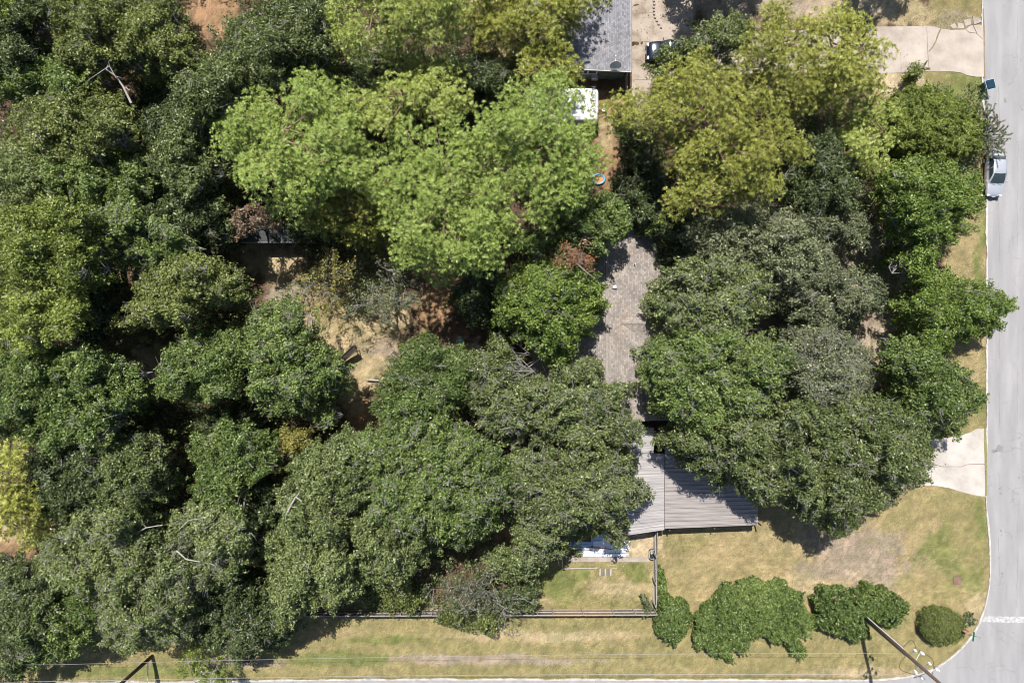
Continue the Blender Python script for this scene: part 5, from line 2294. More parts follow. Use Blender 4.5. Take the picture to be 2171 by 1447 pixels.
tree('pine_tree', 'pine_g', [(800, 330), (840, 265), (900, 245), (960, 240), (1015, 262), (1050, 300), (1062, 350), (1085, 400), (1100, 440), (1092, 490), (1060, 520), (1045, 560), (1000, 590), (950, 605), (900, 600), (870, 560), (830, 520), (815, 470), (810, 400)], 16.0, 'big central pine, the lowest reaching of the pines, above the orange brown ground', 'pine tree', G1)
tree('pine_tree', 'pine_g', [(1008, 245), (1040, 200), (1085, 180), (1130, 152), (1195, 165), (1225, 205), (1240, 245), (1270, 285), (1288, 335), (1270, 380), (1255, 420), (1225, 455), (1180, 460), (1150, 480), (1105, 455), (1075, 400), (1060, 345), (1035, 300)], 15.6, 'bright green pine just left of the white trailer and the blue pool', 'pine tree', G1)
tree('pine_tree', 'pine_y', [(1290, 230), (1315, 205), (1355, 195), (1400, 185), (1440, 118), (1500, 112), (1545, 150), (1590, 165), (1640, 205), (1662, 250), (1705, 300), (1700, 345), (1655, 360), (1648, 415), (1590, 420), (1560, 440), (1500, 415), (1455, 470), (1412, 455), (1402, 400), (1435, 380), (1425, 330), (1395, 280), (1370, 310), (1340, 320), (1320, 270)], 15.2, 'yellow green pine right of the pale path, reaching down to the brown shingle roof', 'pine tree', G1)
tree('pine_tree', 'pine_y', [(1560, 105), (1600, 60), (1625, 15), (1660, 0), (1690, 25), (1705, 90), (1725, 150), (1730, 215), (1690, 240), (1640, 200), (1590, 160)], 13.7, 'narrow pine between the tree over the dark blue car and the top right pine', 'pine tree', G1)
tree('pine_tree', 'olive', [(1700, 60), (1730, 15), (1775, 2), (1820, 22), (1865, 60), (1885, 100), (1870, 150), (1860, 190), (1800, 215), (1745, 200), (1715, 140)], 12.2, 'olive toned conifer at the left end of the pinkish driveway', 'pine tree', G1) if False else \
tree('pine_tree', 'pine_y', [(1700, 60), (1730, 15), (1775, 2), (1820, 22), (1865, 60), (1885, 100), (1870, 150), (1860, 190), (1800, 215), (1745, 200), (1715, 140)], 12.2, 'olive toned pine at the left end of the pinkish driveway', 'pine tree', G1)
tree('pine_tree', 'pine', [(1775, 225), (1850, 200), (1905, 235), (1918, 280), (1880, 310), (1905, 345), (1850, 370), (1810, 335), (1790, 290)], 9.1, 'small soft pine right of the big yellow green pine, next to the feathery shrubs', 'pine tree', G1, drop=2.2)
tree('pine_tree', 'pine_y', [(-40, 930), (20, 945), (45, 975), (55, 1015), (80, 1060), (75, 1110), (82, 1180), (60, 1192), (40, 1130), (-40, 1090)], 12, 'yellow green pine cut off by the left edge', 'pine tree', G1, drop=2.2)
# ---- trees outside the top edge that shade the ground inside it
tree('shade_tree', 'live', [(1420, -210), (1560, -230), (1640, -150), (1620, -60), (1480, -50), (1420, -110)], 9, 'tree beyond the top edge whose shade falls beside the upper drive', seed=5, under=False)
tree('shade_tree', 'live', [(1840, -210), (1960, -220), (1990, -150), (1960, -80), (1860, -70), (1820, -120)], 8, 'tree beyond the top edge whose shade falls above the pinkish driveway', seed=6, under=False)
# ---- broadleaf trees, upper left
T = [
 ('dark', [(-40, -40), (120, -40), (130, 40), (60, 60), (50, 120), (-40, 150)], 11, 'dark tree in the top left corner of the picture'),
 ('bright', [(-40, -40), (20, -40), (25, 10), (10, 40), (-40, 50)], 13, 'light green treetop poking over the very top left corner'),
 ('olive', [(115, 30), (150, -40), (250, -40), (285, 30), (292, 95), (250, 148), (190, 130), (130, 130), (118, 80)], 12, 'olive tree at the top edge, second from the left corner'),
 ('olive', [(270, 20), (300, -40), (360, -40), (372, 50), (395, 90), (430, 130), (400, 160), (350, 165), (300, 150), (262, 110)], 12.5, 'olive tree left of the rust coloured gap at the top edge'),
 ('green', [(-40, 120), (20, 95), (90, 95), (140, 130), (150, 180), (90, 220), (30, 200), (-40, 230)], 10, 'mid green tree by the left edge below the top left corner'),
 ('green', [(60, 200), (110, 130), (170, 135), (205, 160), (170, 200), (130, 230)], 11, 'dense green tree left of the small orange gap'),
 ('olive', [(20, 250), (70, 215), (140, 200), (200, 190), (245, 205), (280, 250), (310, 285), (290, 320), (220, 320), (150, 330), (80, 320), (20, 300)], 13, 'light olive tree with a thick bare grey limb, below the small orange gap', dict(dead=[([(278, 218, 10), (262, 185, 10.4), (246, 162, 10.8), (226, 148, 11.2)], .16), ([(246, 165, 11), (232, 140, 11.4), (190, 168, 11.6)], .07)])),
 ('dark', [(290, 150), (360, 160), (420, 170), (430, 240), (370, 330), (310, 290), (300, 230), (345, 205), (350, 180)], 10.5, 'dark tree along the black gap in the upper left wood'),
 ('live', [(400, 130), (470, 110), (500, 50), (545, 20), (600, -10), (660, -40), (700, -20), (705, 60), (720, 110), (690, 150), (630, 160), (560, 200), (500, 215), (450, 260), (410, 240), (375, 200), (380, 160)], 14, 'wide grey green tree above the leftmost big pine'),
 ('live', [(370, 240), (430, 220), (470, 240), (455, 300), (470, 340), (440, 400), (390, 410), (340, 380), (320, 330)], 12, 'grey green tree hugging the left flank of the leftmost big pine'),
 ('live', [(-40, 320), (40, 300), (90, 330), (100, 390), (60, 440), (-40, 450)], 11, 'grey green tree at the left edge just above the long bright tree'),
 ('green', [(80, 330), (160, 325), (230, 325), (300, 320), (330, 360), (310, 410), (250, 440), (180, 440), (110, 430), (90, 380)], 11, 'green tree between the light olive one and the long bright tree'),
 ('dark', [(300, 400), (360, 400), (430, 410), (480, 400), (510, 440), (490, 500), (430, 530), (370, 510), (310, 480)], 10, 'dark tree left of the dead brown leaved bush'),
 ('bright', [(-40, 470), (30, 440), (110, 430), (190, 445), (230, 480), (240, 530), (210, 560), (220, 600), (160, 620), (110, 600), (50, 620), (-40, 600)], 14, 'long bright green tree at the left edge, upper middle'),
 ('green', [(200, 440), (270, 420), (320, 470), (390, 500), (420, 530), (380, 560), (320, 545), (270, 560), (230, 540)], 12, 'green tree with bare twigs right of the long bright tree', dict(twig=.5)),
 ('bright', [(-40, 610), (50, 620), (110, 600), (165, 625), (170, 680), (130, 720), (70, 740), (-40, 760)], 13, 'bright tree at the left edge below the long bright one'),
 ('dark', [(170, 610), (220, 580), (260, 600), (270, 660), (230, 700), (210, 740), (150, 730), (165, 680)], 9.5, 'dark tree above the small tan clearing on the left'),
 ('olive', [(300, 570), (350, 550), (410, 530), (480, 560), (530, 590), (545, 640), (500, 660), (440, 655), (400, 690), (350, 700), (310, 690), (250, 720), (215, 690), (260, 640)], 13, 'olive green tree above and right of the small tan clearing', dict(grow=3)),
 ('green', [(-40, 760), (40, 740), (100, 740), (170, 750), (190, 800), (150, 850), (150, 930), (100, 960), (60, 930), (-40, 920)], 12, 'green tree at the left edge above the cut off pine'),
 ('green', [(150, 745), (200, 730), (240, 750), (290, 790), (310, 830), (290, 870), (240, 900), (220, 960), (170, 960), (140, 900), (160, 830)], 12.5, 'green tree left of the small tan clearing with black shade under it', dict(grow=3)),
 ('green', [(340, 760), (370, 720), (430, 690), (490, 690), (530, 730), (525, 780), (500, 800), (505, 840), (450, 860), (400, 850), (350, 850), (325, 820)], 12, 'green tree right of the small tan clearing', dict(grow=3)),
 ('green', [(515, 700), (530, 650), (590, 625), (640, 640), (650, 690), (690, 730), (735, 770), (745, 820), (700, 850), (720, 900), (660, 910), (610, 880), (550, 880), (520, 840), (535, 780)], 12.5, 'green tree at the left side of the dry yard clearing, beside the dark ramp', dict(twig=.4, grow=2)),
 ('dark', [(420, 870), (500, 860), (560, 880), (540, 920), (450, 930), (400, 900)], 7, 'low dark tree in the black gap right of centre left'),
 ('live', [(215, 960), (240, 925), (300, 920), (350, 960), (370, 1020), (350, 1060), (290, 1080), (230, 1090), (200, 1040)], 12, 'round grey green tree below the black gap on the left'),
 ('dark', [(60, 960), (120, 950), (180, 970), (210, 1010), (200, 1080), (150, 1120), (90, 1120), (60, 1060), (50, 1000)], 10.5, 'dark green tree right of the cut off pine'),
 ('green', [(410, 930), (480, 905), (560, 920), (580, 960), (560, 1010), (500, 1040), (520, 1090), (440, 1080), (410, 1040), (420, 990)], 12.5, 'leafy green tree left of the small yellow tree'),
 ('dark', [(-40, 1180), (60, 1195), (90, 1150), (110, 1220), (120, 1300), (80, 1370), (40, 1440), (-40, 1470)], 10, 'dark green tree filling the bottom left corner'),
 ('green', [(60, 1300), (120, 1250), (190, 1280), (200, 1340), (150, 1390), (80, 1400), (40, 1440), (20, 1400)], 9.5, 'lowest green tree at the bottom left, beside the verge'),
 ('live', [(90, 1140), (150, 1110), (200, 1085), (290, 1085), (340, 1110), (330, 1180), (270, 1230), (190, 1270), (130, 1250), (90, 1210)], 13, 'broad grey green tree above the bottom left corner trees', dict(twig=.45)),
 ('live', [(230, 1230), (300, 1180), (350, 1130), (420, 1150), (440, 1230), (430, 1310), (380, 1350), (340, 1360), (260, 1385), (200, 1340), (205, 1280)], 12.5, 'grey green tree with many bare twigs just above the lower left pole', dict(twig=.6)),
 ('live', [(350, 1100), (420, 1070), (500, 1080), (510, 1130), (530, 1180), (500, 1210), (470, 1260), (440, 1230), (420, 1160)], 13, 'grey green tree with long silver dead limbs, left of the leaning white snag', dict(twig=.5, dead=[([(284, 1132, 11), (310, 1118, 11.4), (345, 1112, 11.6)], .09), ([(375, 1167, 12), (395, 1185, 12), (450, 1195, 12.3)], .10), ([(380, 1122, 12), (400, 1102, 12.4), (430, 1098, 12.4)], .05), ([(445, 1120, 12), (465, 1105, 12.3)], .05), ([(455, 1138, 12.2), (475, 1140, 12), (488, 1162, 12)], .06)])),
 ('dark', [(430, 1260), (490, 1220), (560, 1220), (600, 1260), (620, 1320), (590, 1370), (540, 1380), (500, 1410), (460, 1370), (420, 1360)], 9, 'dark green tree at the left end of the long picket fence'),
 ('dark', [(500, 1050), (560, 1000), (600, 1030), (590, 1100), (570, 1160), (530, 1170), (510, 1110)], 8.5, 'shaded dark tree between the leafy tree and the tree with the white snag'),
 ('live', [(590, 1040), (640, 960), (700, 930), (770, 920), (800, 960), (790, 1050), (750, 1100), (700, 1130), (640, 1130), (600, 1100)], 13, 'grey green tree with a thick broken white snag', dict(dead=[([(606, 1094, 12.2), (616, 1072, 12.8), (627, 1053, 13.2), (640, 1062, 13.2)], .15)])),
 ('live', [(565, 1140), (620, 1110), (700, 1130), (745, 1160), (770, 1220), (750, 1265), (700, 1285), (640, 1290), (625, 1310), (600, 1340), (585, 1290), (560, 1220)], 12, 'grey green tree over the left part of the long picket fence'),
 ('dark', [(600, 1280), (640, 1290), (640, 1330), (600, 1370), (575, 1340)], 6, 'small dark tree standing out beyond the fence end over the verge'),
 # ---- the big oaks in the lower middle
 ('green', [(790, 830), (815, 790), (840, 740), (880, 712), (915, 705), (950, 735), (990, 742), (1010, 770), (1000, 830), (960, 880), (900, 900), (860, 950), (800, 910), (795, 870)], 12, 'deep green oak at the lower edge of the dry yard clearing', dict(grow=4)),
 ('live', [(990, 745), (1040, 730), (1070, 700), (1095, 740), (1130, 790), (1190, 780), (1265, 755), (1285, 775), (1288, 805), (1345, 803), (1335, 845), (1318, 855), (1355, 885), (1368, 950), (1290, 960), (1200, 950), (1120, 960), (1050, 940), (1000, 880)], 12.5, 'live oak touching the left side of the open strip of brown roof', dict(twig=.4, grow=3)),
 ('live', [(1080, 960), (1180, 950), (1280, 960), (1365, 955), (1352, 1000), (1380, 1055), (1360, 1080), (1325, 1110), (1335, 1145), (1305, 1155), (1255, 1132), (1235, 1145), (1200, 1180), (1150, 1210), (1100, 1170), (1070, 1090)], 12.0, 'live oak spreading over the left end of the carport and the sheet pile', dict(twig=.5, drop=8.5, grow=5)),
 ('green', [(700, 950), (800, 905), (880, 900), (960, 890), (1040, 940), (1080, 980), (1070, 1060), (1040, 1130), (980, 1160), (900, 1150), (850, 1120), (790, 1080), (760, 1020)], 13, 'biggest deep green oak right at the lower middle', dict(twig=.45, dead=[([(792, 1023, 12), (806, 1028, 12.2), (819, 1031, 12.3)], .1)])),
 ('live', [(740, 1110), (800, 1080), (860, 1130), (900, 1160), (890, 1210), (850, 1240), (800, 1250), (760, 1200)], 11.5, 'live oak left of the bare twiggy shrub'),
 ('live', [(1040, 1170), (1090, 1170), (1150, 1215), (1130, 1240), (1080, 1230), (1040, 1210)], 8, 'low live oak limb tree between the bare twiggy shrub and the back lawn'),
 # ---- oaks left of the roof
 ('vivid', [(1035, 655), (1060, 610), (1085, 560), (1130, 535), (1180, 530), (1225, 565), (1270, 590), (1288, 640), (1275, 690), (1235, 720), (1215, 765), (1165, 780), (1130, 745), (1085, 720), (1060, 690)], 11.5, 'round fresh green oak left of the open strip of brown roof', dict(grow=4)),
 ('green', [(1100, 500), (1150, 470), (1205, 440), (1255, 412), (1300, 420), (1325, 455), (1322, 500), (1290, 530), (1240, 545), (1180, 530), (1120, 545)], 12, 'green tree at the upper left corner of the open strip of brown roof', dict(dead=[([(1225, 560, 10.5), (1245, 578, 10.6), (1262, 590, 10.6)], .05)])),
 ('dark', [(960, 600), (1010, 560), (1060, 540), (1080, 580), (1050, 640), (1030, 700), (985, 700), (960, 660)], 7, 'shaded dark tree right of the orange brown ground', dict(grow=0)),
 ('dark', [(1300, 260), (1345, 245), (1390, 290), (1400, 350), (1410, 420), (1400, 470), (1340, 480), (1310, 430), (1330, 370)], 9, 'dark tree in the shade right of the blue pool'),
 ('green', [(1290, 420), (1340, 410), (1400, 460), (1390, 500), (1350, 490), (1310, 480)], 8, 'small green tree over the upper end of the brown roof'),
 # ---- right group
 ('grey', [(1455, 500), (1480, 450), (1540, 440), (1600, 430), (1660, 450), (1720, 500), (1760, 530), (1740, 580), (1680, 590), (1600, 560), (1520, 560), (1450, 560)], 10.5, 'sparse grey green tree just below the yellow green pine', dict(hole=.15)),
 ('dark', [(1390, 460), (1450, 470), (1470, 540), (1420, 580), (1400, 540)], 8.5, 'dark tree at the upper right corner of the open strip of brown roof'),
 ('live', [(1368, 650), (1400, 585), (1460, 560), (1530, 560), (1600, 565), (1640, 600), (1630, 660), (1590, 690), (1540, 720), (1480, 700), (1410, 690)], 12, 'live oak right of the open strip of brown roof, upper one', dict(twig=.4)),
 ('grey', [(1640, 580), (1700, 570), (1760, 560), (1830, 580), (1870, 610), (1865, 660), (1810, 690), (1750, 690), (1680, 680), (1640, 650)], 9.5, 'grey green oak left of the small bright tree beside the street', dict(hole=.12)),
 ('green', [(1352, 765), (1368, 722), (1420, 700), (1500, 710), (1570, 700), (1640, 700), (1680, 740), (1660, 820), (1620, 880), (1560, 900), (1490, 910), (1430, 900), (1392, 870), (1372, 820)], 13, 'great green oak right of the lower half of the brown roof strip', dict(twig=.35, grow=5)),
 ('grey', [(1660, 700), (1750, 700), (1810, 720), (1850, 790), (1830, 850), (1760, 850), (1700, 850), (1660, 810)], 11, 'grey green twiggy oak with sandy gaps at its right', dict(twig=.8, hole=.12)),
 ('live', [(1390, 930), (1440, 900), (1540, 905), (1620, 890), (1660, 930), (1680, 1000), (1660, 1050), (1600, 1065), (1560, 1040), (1500, 1010), (1440, 980)], 12, 'live oak shading the right part of the ribbed carport roof', dict(twig=.3)),
 ('live', [(1640, 860), (1720, 850), (1820, 850), (1890, 860), (1940, 910), (1968, 960), (1972, 1020), (1925, 1040), (1880, 1060), (1840, 1080), (1790, 1130), (1750, 1120), (1700, 1085), (1670, 1040), (1680, 970)], 12, 'broad live oak left of the pale driveway, above the straw lawn', dict(twig=.3)),
 ('green', [(1865, 770), (1890, 730), (1940, 720), (1990, 755), (2030, 790), (2078, 830), (2085, 845), (2060, 880), (2030, 920), (1980, 920), (1930, 900), (1890, 870), (1900, 820)], 9.5, 'green tree above the pale driveway'),
 ('vivid', [(1915, 640), (1930, 600), (1975, 570), (2030, 590), (2070, 600), (2095, 612), (2140, 625), (2145, 660), (2110, 690), (2080, 715), (2030, 710), (2010, 755), (1985, 770), (1960, 730), (1930, 700)], 8.5, 'small bright tree reaching out over the street'),
 ('vivid', [(1845, 400), (1880, 355), (1940, 335), (2010, 340), (2070, 375), (2092, 420), (2085, 460), (2050, 500), (2000, 520), (1985, 560), (1930, 590), (1890, 550), (1905, 500), (1870, 460)], 10, 'vivid green tree left of the silver sedan', dict(grow=5)),
 ('dark', [(1660, 300), (1710, 265), (1760, 275), (1800, 330), (1830, 390), (1800, 440), (1740, 450), (1690, 440), (1650, 400), (1690, 350)], 9.5, 'dark grey tree right of the yellow green pine'),
 ('grey', [(1650, 430), (1720, 440), (1800, 440), (1840, 480), (1830, 520), (1780, 530), (1720, 500), (1660, 470)], 8.5, 'sparse grey tree left of the vivid green tree', dict(hole=.2)),
 ('live', [(1388, 150), (1400, 105), (1440, 92), (1480, 80), (1500, 40), (1540, 25), (1590, 50), (1590, 100), (1540, 120), (1500, 110), (1450, 130), (1430, 170), (1405, 175)], 8.5, 'grey green tree growing over the dark blue car', dict(clr=None) if False else {}),
 ('dark', [(690, 150), (800, 110), (1000, 120), (1100, 130), (1040, 200), (1000, 240), (900, 250), (740, 230)], 8, 'dark understorey tree between the pines near the top'),
 ('dark', [(560, 445), (640, 450), (720, 500), (660, 508), (600, 500)], 5, 'dark bushy tree above the low dark shed', dict(hole=.3)),
]
union_field([t[1] for t in T])
for t in T:
    kw = t[4] if len(t) > 4 else {}
    tree({'vivid': 'shade_tree', 'live': 'oak_tree', 'green': 'oak_tree'}.get(t[0], 'leafy_tree'), t[0], t[1], t[2], t[3], 'tree', None, **kw)
# ---- thin and dead trees
bare_tree('thin_tree', 'yellow', [(610, 600), (635, 545), (680, 508), (740, 515), (790, 550), (780, 610), (750, 650), (690, 665), (650, 650), (618, 630)], 7.5, 'thin yellowing tree with bare pale twigs over the dry clearing', 15, 3)
bare_tree('thin_tree', 'grey', [(750, 590), (800, 570), (860, 580), (900, 610), (905, 650), (870, 680), (820, 690), (770, 680), (750, 640)], 7.5, 'thin grey branched tree at the upper right of the dry clearing', 13, 4)
bare_tree('dead_tree', 'grey', [(900, 1270), (930, 1220), (990, 1205), (1050, 1190), (1100, 1220), (1120, 1270), (1080, 1310), (1020, 1330), (960, 1320)], 7, 'bare silvery branched shrub tree overhanging the long picket fence', 9, 9, cat='dead tree')
bare_tree('dead_tree', 'rust', [(1195, 535), (1235, 530), (1245, 560), (1215, 575), (1195, 560)], 11, 'small rust coloured dead branch top left of the brown roof', 9, 12, cat='dead tree')
tree('leafy_tree', 'olive', [(760, 1230), (830, 1215), (890, 1240), (900, 1280), (850, 1290), (790, 1290), (750, 1270)], 6, 'olive tree overhanging the long fence left of the silvery shrub', 'tree', grow=4)
tree('leafy_tree', 'olive', [(930, 1290), (1000, 1290), (1060, 1300), (1080, 1320), (1040, 1345), (980, 1335), (935, 1320)], 4.6, 'olive foliage of a small tree below the fence under the silvery shrub', 'tree', grow=4, drop=1.2)
tree('leafy_tree', 'dark', [(1080, 1230), (1140, 1240), (1155, 1265), (1130, 1290), (1080, 1300), (1060, 1260)], 4.5, 'dark bushy tree at the left end of the back lawn', 'tree', grow=4, drop=1.2)
tree('leafy_tree', 'yellow', [(585, 935), (600, 905), (640, 900), (655, 930), (640, 960), (600, 965)], 9, 'small yellow tree in the gap left of the big oaks', 'tree', grow=4, drop=1.5, lob=40)
tree('leafy_tree', 'brown', [(492, 470), (500, 440), (540, 425), (575, 440), (570, 480), (530, 505), (500, 500)], 10, 'dead brown leaved treetop under the leftmost big pine', 'tree', grow=4, drop=1.2, lob=40, hole=.25)
bare_tree('thin_tree', 'bright', [(355, 1400), (400, 1370), (440, 1380), (465, 1400), (440, 1447), (390, 1450), (360, 1440)], 4.5, 'small yellow green tree on the verge right of the lower left pole', 30, 21)
# ---- shrubs
shrub('shrub', 'green', [(1388, 1300), (1400, 1268), (1435, 1262), (1462, 1278), (1466, 1305), (1455, 1345), (1430, 1360), (1390, 1340)], 1.9, 'green bush at the lower end of the short fence, leftmost of the verge bushes', seed=3)
shrub('shrub', 'green', [(1482, 1315), (1505, 1272), (1540, 1240), (1600, 1228), (1660, 1240), (1705, 1275), (1720, 1310), (1710, 1345), (1670, 1365), (1640, 1355), (1585, 1350), (1575, 1385), (1530, 1392), (1490, 1380), (1465, 1350)], 2.3, 'largest green bush on the corner lawn, dense and domed', seed=4, dens=210)
shrub('shrub', 'green', [(1655, 1370), (1690, 1355), (1715, 1370), (1705, 1392), (1670, 1392)], 1.2, 'tiny low bush below the largest domed bush', seed=5)
shrub('shrub', 'green', [(1722, 1270), (1745, 1240), (1780, 1245), (1800, 1260), (1840, 1235), (1880, 1245), (1920, 1285), (1925, 1310), (1890, 1330), (1850, 1320), (1850, 1355), (1810, 1360), (1770, 1345), (1735, 1330)], 2.4, 'ragged bush around the foot of the tall utility pole', seed=6, hole=.34)
shrub('round_bush', 'olive', [(1950 + 0, 1330), (1955, 1305), (1970, 1292), (1995, 1287), (2020, 1293), (2040, 1308), (2048, 1330), (2040, 1352), (2020, 1366), (1995, 1368), (1970, 1360), (1957, 1348)], 1.9, 'neatly clipped round bush at the street corner', seed=7, dome=True, ln=.14, wd=.06, dens=200)
shrub('shrub', 'grey', [(2035, 1298), (2055, 1295), (2066, 1310), (2058, 1325), (2045, 1322)], .5, 'low dry grey weed clump right of the round bush', seed=8, hole=.3, dens=60)
shrub('shrub', 'grey', [(1360, 1270), (1378, 1262), (1388, 1285), (1382, 1302), (1362, 1300)], 1.4, 'dry grey green shrub in the corner where the two fences meet', seed=10, dens=40)
shrub('shrub', 'green', [(1395, 1205), (1404, 1215), (1406, 1250), (1396, 1255)], .8, 'thin strip of green shoots along the outside of the short fence', seed=11, dens=70)
shrub('feathery_shrub', 'bright', [(1880, 240), (1900, 195), (1950, 180), (2010, 200), (2060, 225), (2085, 260), (2075, 320), (2020, 345), (1960, 345), (1905, 320), (1880, 290)], 4.2, 'feathery yellow green shrub between the wheelie bin and the vivid green tree', seed=13, dens=150, ln=.26, wd=.07, hole=.06)


def spray_bush(poly, h, label, seed):
    """a bush of long bottle-brush shoots"""
    rg = np.random.default_rng(seed)
    C, _ = poisson(np.array(poly, float), 9, 0, rg)
    cen = np.array([2083., 290.])
    base = Wn(cen[None], 0)[0]
    root = empty('bottlebrush_shrub', (base[0], base[1], .08), label, 'bush')
    tb = TB()
    cl, fl = [], []
    z = h - rg.uniform(0, 1.6, len(C))
    xy = (C - np.array([1085.5, 723.5])) * np.array([1, -1]) * ((1 - z / H) / PXM)[:, None] - base
    for i in range(len(C)):
        e = np.array([xy[i][0], xy[i][1], z[i]])
        pts = bent((0, 0, 0), e, rg, 4, .04, .05)
        tb.path(pts, [.03, .024, .018, .013, .008])
        dd = unit((pts[4] - pts[3])[None] * .5 + rg.normal(size=(1, 3)) * .35)[0]
        for s in np.linspace(0, 1, 7):
            cl.append(pts[3] * (1 - s) + pts[4] * s)
        for s in (.1, .2, .3, .4):
            cl.append(pts[4] + dd * s)
        if rg.random() < .13:
            for s in (.45, .52, .6):
                fl.append(pts[4] + dd * s)
    tb.build('stems', TWIG, root, 4)
    foliage('foliage', np.array(cl), .10, 15, .13, .028, LEAF['grey'], root, rg, upb=.2)
    foliage('flowers', np.array(fl), .05, 26, .08, .03, LEAF['red'], root, rg)
    return root


spray_bush([(2068, 225), (2095, 215), (2112, 240), (2125, 262), (2140, 285), (2128, 305), (2132, 325), (2110, 335), (2080, 340), (2062, 320), (2058, 270)], 3.2, 'spiky grey bottlebrush shrub with red tips overhanging the street above the silver sedan', 31)
shrub('shrub', 'olive', [(1925, 150), (1940, 128), (1955, 140), (1950, 165), (1930, 175)], 2.6, 'thin upright shoots over the edge of the pinkish driveway', seed=14, dens=30)
# understorey below the canopy
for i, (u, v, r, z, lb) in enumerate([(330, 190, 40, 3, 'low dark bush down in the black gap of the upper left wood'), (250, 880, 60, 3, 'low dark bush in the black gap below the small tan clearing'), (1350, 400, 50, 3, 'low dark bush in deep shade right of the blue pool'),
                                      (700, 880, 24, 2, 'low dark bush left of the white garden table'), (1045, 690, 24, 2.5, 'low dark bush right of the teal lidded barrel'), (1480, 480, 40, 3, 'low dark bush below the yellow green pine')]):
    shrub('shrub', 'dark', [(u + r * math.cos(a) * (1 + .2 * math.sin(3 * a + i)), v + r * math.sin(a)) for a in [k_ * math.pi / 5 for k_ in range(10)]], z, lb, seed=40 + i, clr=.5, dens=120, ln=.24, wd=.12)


# ---- grass tufts and fallen leaves
def scatter():
    rg = np.random.default_rng(77)
    n = 460000
    x = rg.uniform(-52, 52, n)
    y = rg.uniform(-36, 36, n)
    UVp = np.stack([x * PXM + 1085.5, -y * PXM + 723.5], 1)
    u, v = UVp[:, 0], UVp[:, 1]
    c = ground_colour(x, y)
    yard = (-inpoly(UVp, ROADPOLY) / PXM > .12)
    for q in ([(1700, 935), (1990, 929), (2084, 907), (2087, 1051), (1985, 1029), (1700, 1026)], [(1500, 60), (2083, 57), (2084, 164), (1470, 156)], [(1339, -300), (1480, -300), (1470, 235), (1339, 240)], [(1204, 1178), (1378, 1178), (1378, 1190), (1204, 1190)]):
        yard &= inpoly(UVp, q) < 0
    openlawn = (v > 1040) | (u > 1900) | ((u > 1130) & (u < 1400) & (v > 1120)) | ((u > 640) & (u < 900) & (v > 560) & (v < 860)) | ((u > 1280) & (v < 450) & (u < 1330)) | ((u > 250) & (u < 380) & (v > 700) & (v < 860))
    lum = c.mean(1)
    k = yard & openlawn & (lum > .16) & (rg.random(n) < .8)
    k &= ~((u > 1200) & (u < 1340) & (v > 1125) & (v < 1180))
    x, y, c = x[k], y[k], c[k]
    m = len(x)
    a = rg.uniform(0, 2 * math.pi, m)
    h = rg.uniform(.03, .11, m)
    ln = rg.uniform(.05, .15, m)
    w = .019
    z0 = .09
    d = np.stack([np.cos(a), np.sin(a), np.zeros(m)], 1)
    s = np.stack([-np.sin(a), np.cos(a), np.zeros(m)], 1)
    b = np.stack([x, y, np.full(m, z0)], 1)
    tip = b + d * ln[:, None] + np.array([0, 0, 1]) * (h + .03)[:, None]
    mid = b + d * (ln * .4)[:, None] + np.array([0, 0, 1]) * (h * .8 + .03)[:, None]
    V = np.stack([b - s * w, mid - s * w * .8, tip, mid + s * w * .8], 1).reshape(-1, 3)
    me = npmesh('grass', V, np.arange(len(V)), 4)
    at = me.color_attributes.new(name="soil", type='FLOAT_COLOR', domain='POINT')
    cc = np.repeat(c * rg.uniform(.45, 1.75, (m, 1)) * np.array([1, 1.02, .9]), 4, 0)
    at.data.foreach_set("color", np.concatenate([np.clip(cc, 0, .9), np.ones((len(cc), 1))], 1).astype(np.float32).ravel())
    mt, nt, bb = newmat('grass_blades')
    vc = N(nt, "ShaderNodeVertexColor", layer_name="soil")
    nt.links.new(vc.outputs[0], bb.inputs["Base Color"])
    bb.inputs["Roughness"].default_value = .7
    tag(link('grass', me, mt), 'short dry and green grass over the lawns and verges', 'grass', kind='stuff')
    # leaves on the ground
    n = 26000
    x = rg.uniform(-52, 52, n)
    y = rg.uniform(-36, 36, n)
    UVp = np.stack([x * PXM + 1085.5, -y * PXM + 723.5], 1)
    dens_ = fbm(x * .3, y * .3, 91)
    k = (-inpoly(UVp, ROADPOLY) / PXM > .2) & (rg.random(n) < np.clip((dens_ - .3) * 2.5, .05, 1))
    k &= ~((UVp[:, 0] > 1950) & (UVp[:, 1] > 900) & (UVp[:, 1] < 1052)) & ~((UVp[:, 0] > 1860) & (UVp[:, 1] < 165) & (UVp[:, 1] > 55) & (rg.random(n) < .93))
    k &= ~((UVp[:, 1] > 1060) & (rg.random(n) < .45))
    P = np.stack([x[k], y[k], np.full(k.sum(), .155)], 1)
    Nn = unit(np.array([[0, 0, 1.]]) + rg.normal(size=P.shape) * .35)
    V = leaf_quads(P, Nn, .14, .085, rg)
    me = npmesh('fallen_leaves', V, np.arange(len(V)), 4)
    tag(link('fallen_leaves', me, LEAF['brown']), 'scattered dry tan leaves lying over lawns and soil', 'leaves', kind='stuff')



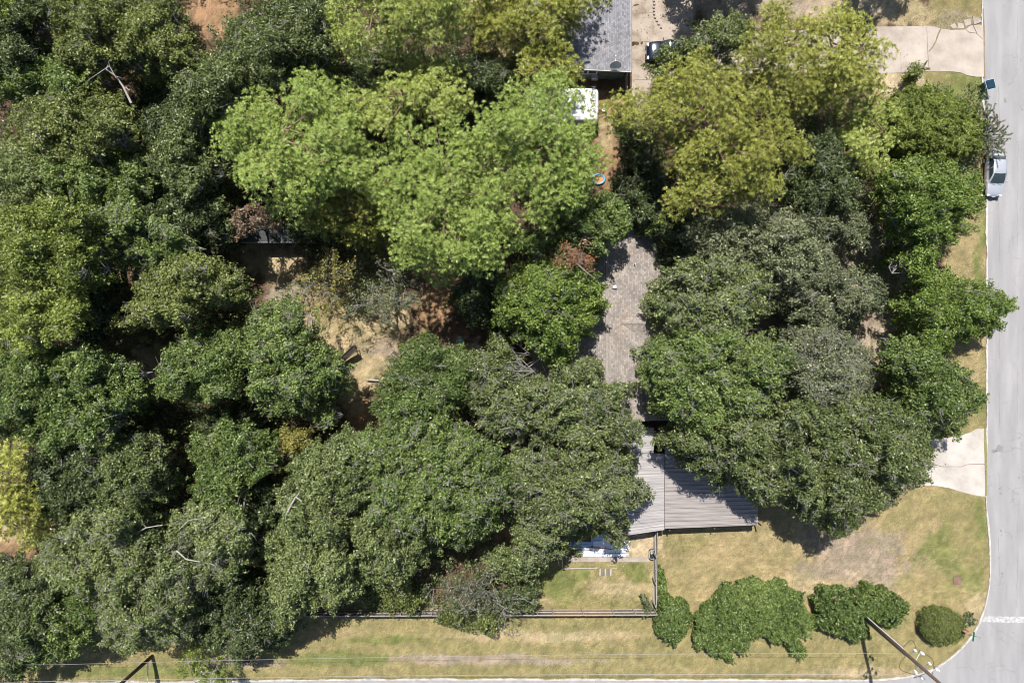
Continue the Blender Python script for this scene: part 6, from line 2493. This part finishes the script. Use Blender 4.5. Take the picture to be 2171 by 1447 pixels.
def undergrowth():
    """saplings, vines and low scrub that fill the shade under the trees"""
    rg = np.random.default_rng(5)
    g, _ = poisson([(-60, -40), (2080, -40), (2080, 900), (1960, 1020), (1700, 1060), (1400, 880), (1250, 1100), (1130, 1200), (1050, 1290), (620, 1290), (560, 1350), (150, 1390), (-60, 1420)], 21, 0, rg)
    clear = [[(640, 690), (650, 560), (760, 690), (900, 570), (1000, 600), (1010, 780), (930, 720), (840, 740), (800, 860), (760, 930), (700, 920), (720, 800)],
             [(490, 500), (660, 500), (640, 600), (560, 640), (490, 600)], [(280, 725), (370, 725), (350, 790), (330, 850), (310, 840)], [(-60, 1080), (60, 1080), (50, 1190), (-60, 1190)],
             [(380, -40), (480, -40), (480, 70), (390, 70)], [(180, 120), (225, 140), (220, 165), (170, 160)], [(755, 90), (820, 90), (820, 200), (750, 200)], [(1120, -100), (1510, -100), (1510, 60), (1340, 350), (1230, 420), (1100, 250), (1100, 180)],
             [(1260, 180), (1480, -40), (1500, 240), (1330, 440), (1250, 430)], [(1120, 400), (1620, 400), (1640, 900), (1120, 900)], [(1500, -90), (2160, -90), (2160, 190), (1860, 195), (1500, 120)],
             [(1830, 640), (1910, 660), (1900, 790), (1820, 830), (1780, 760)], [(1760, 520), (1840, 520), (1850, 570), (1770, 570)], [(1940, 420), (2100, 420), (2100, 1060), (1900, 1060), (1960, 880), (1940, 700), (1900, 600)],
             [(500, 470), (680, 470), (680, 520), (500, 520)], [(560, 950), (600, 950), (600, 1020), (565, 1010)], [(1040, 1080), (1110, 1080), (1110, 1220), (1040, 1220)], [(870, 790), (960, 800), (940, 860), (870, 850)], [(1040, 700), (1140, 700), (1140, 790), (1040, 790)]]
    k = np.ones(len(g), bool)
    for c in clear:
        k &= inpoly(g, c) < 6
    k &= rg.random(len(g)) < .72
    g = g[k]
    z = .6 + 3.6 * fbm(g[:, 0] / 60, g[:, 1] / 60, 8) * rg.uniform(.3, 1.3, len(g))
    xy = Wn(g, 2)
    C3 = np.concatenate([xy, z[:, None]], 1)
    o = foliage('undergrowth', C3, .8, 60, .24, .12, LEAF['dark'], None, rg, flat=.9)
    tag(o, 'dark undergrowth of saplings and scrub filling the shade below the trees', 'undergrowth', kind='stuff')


undergrowth()
scatter()
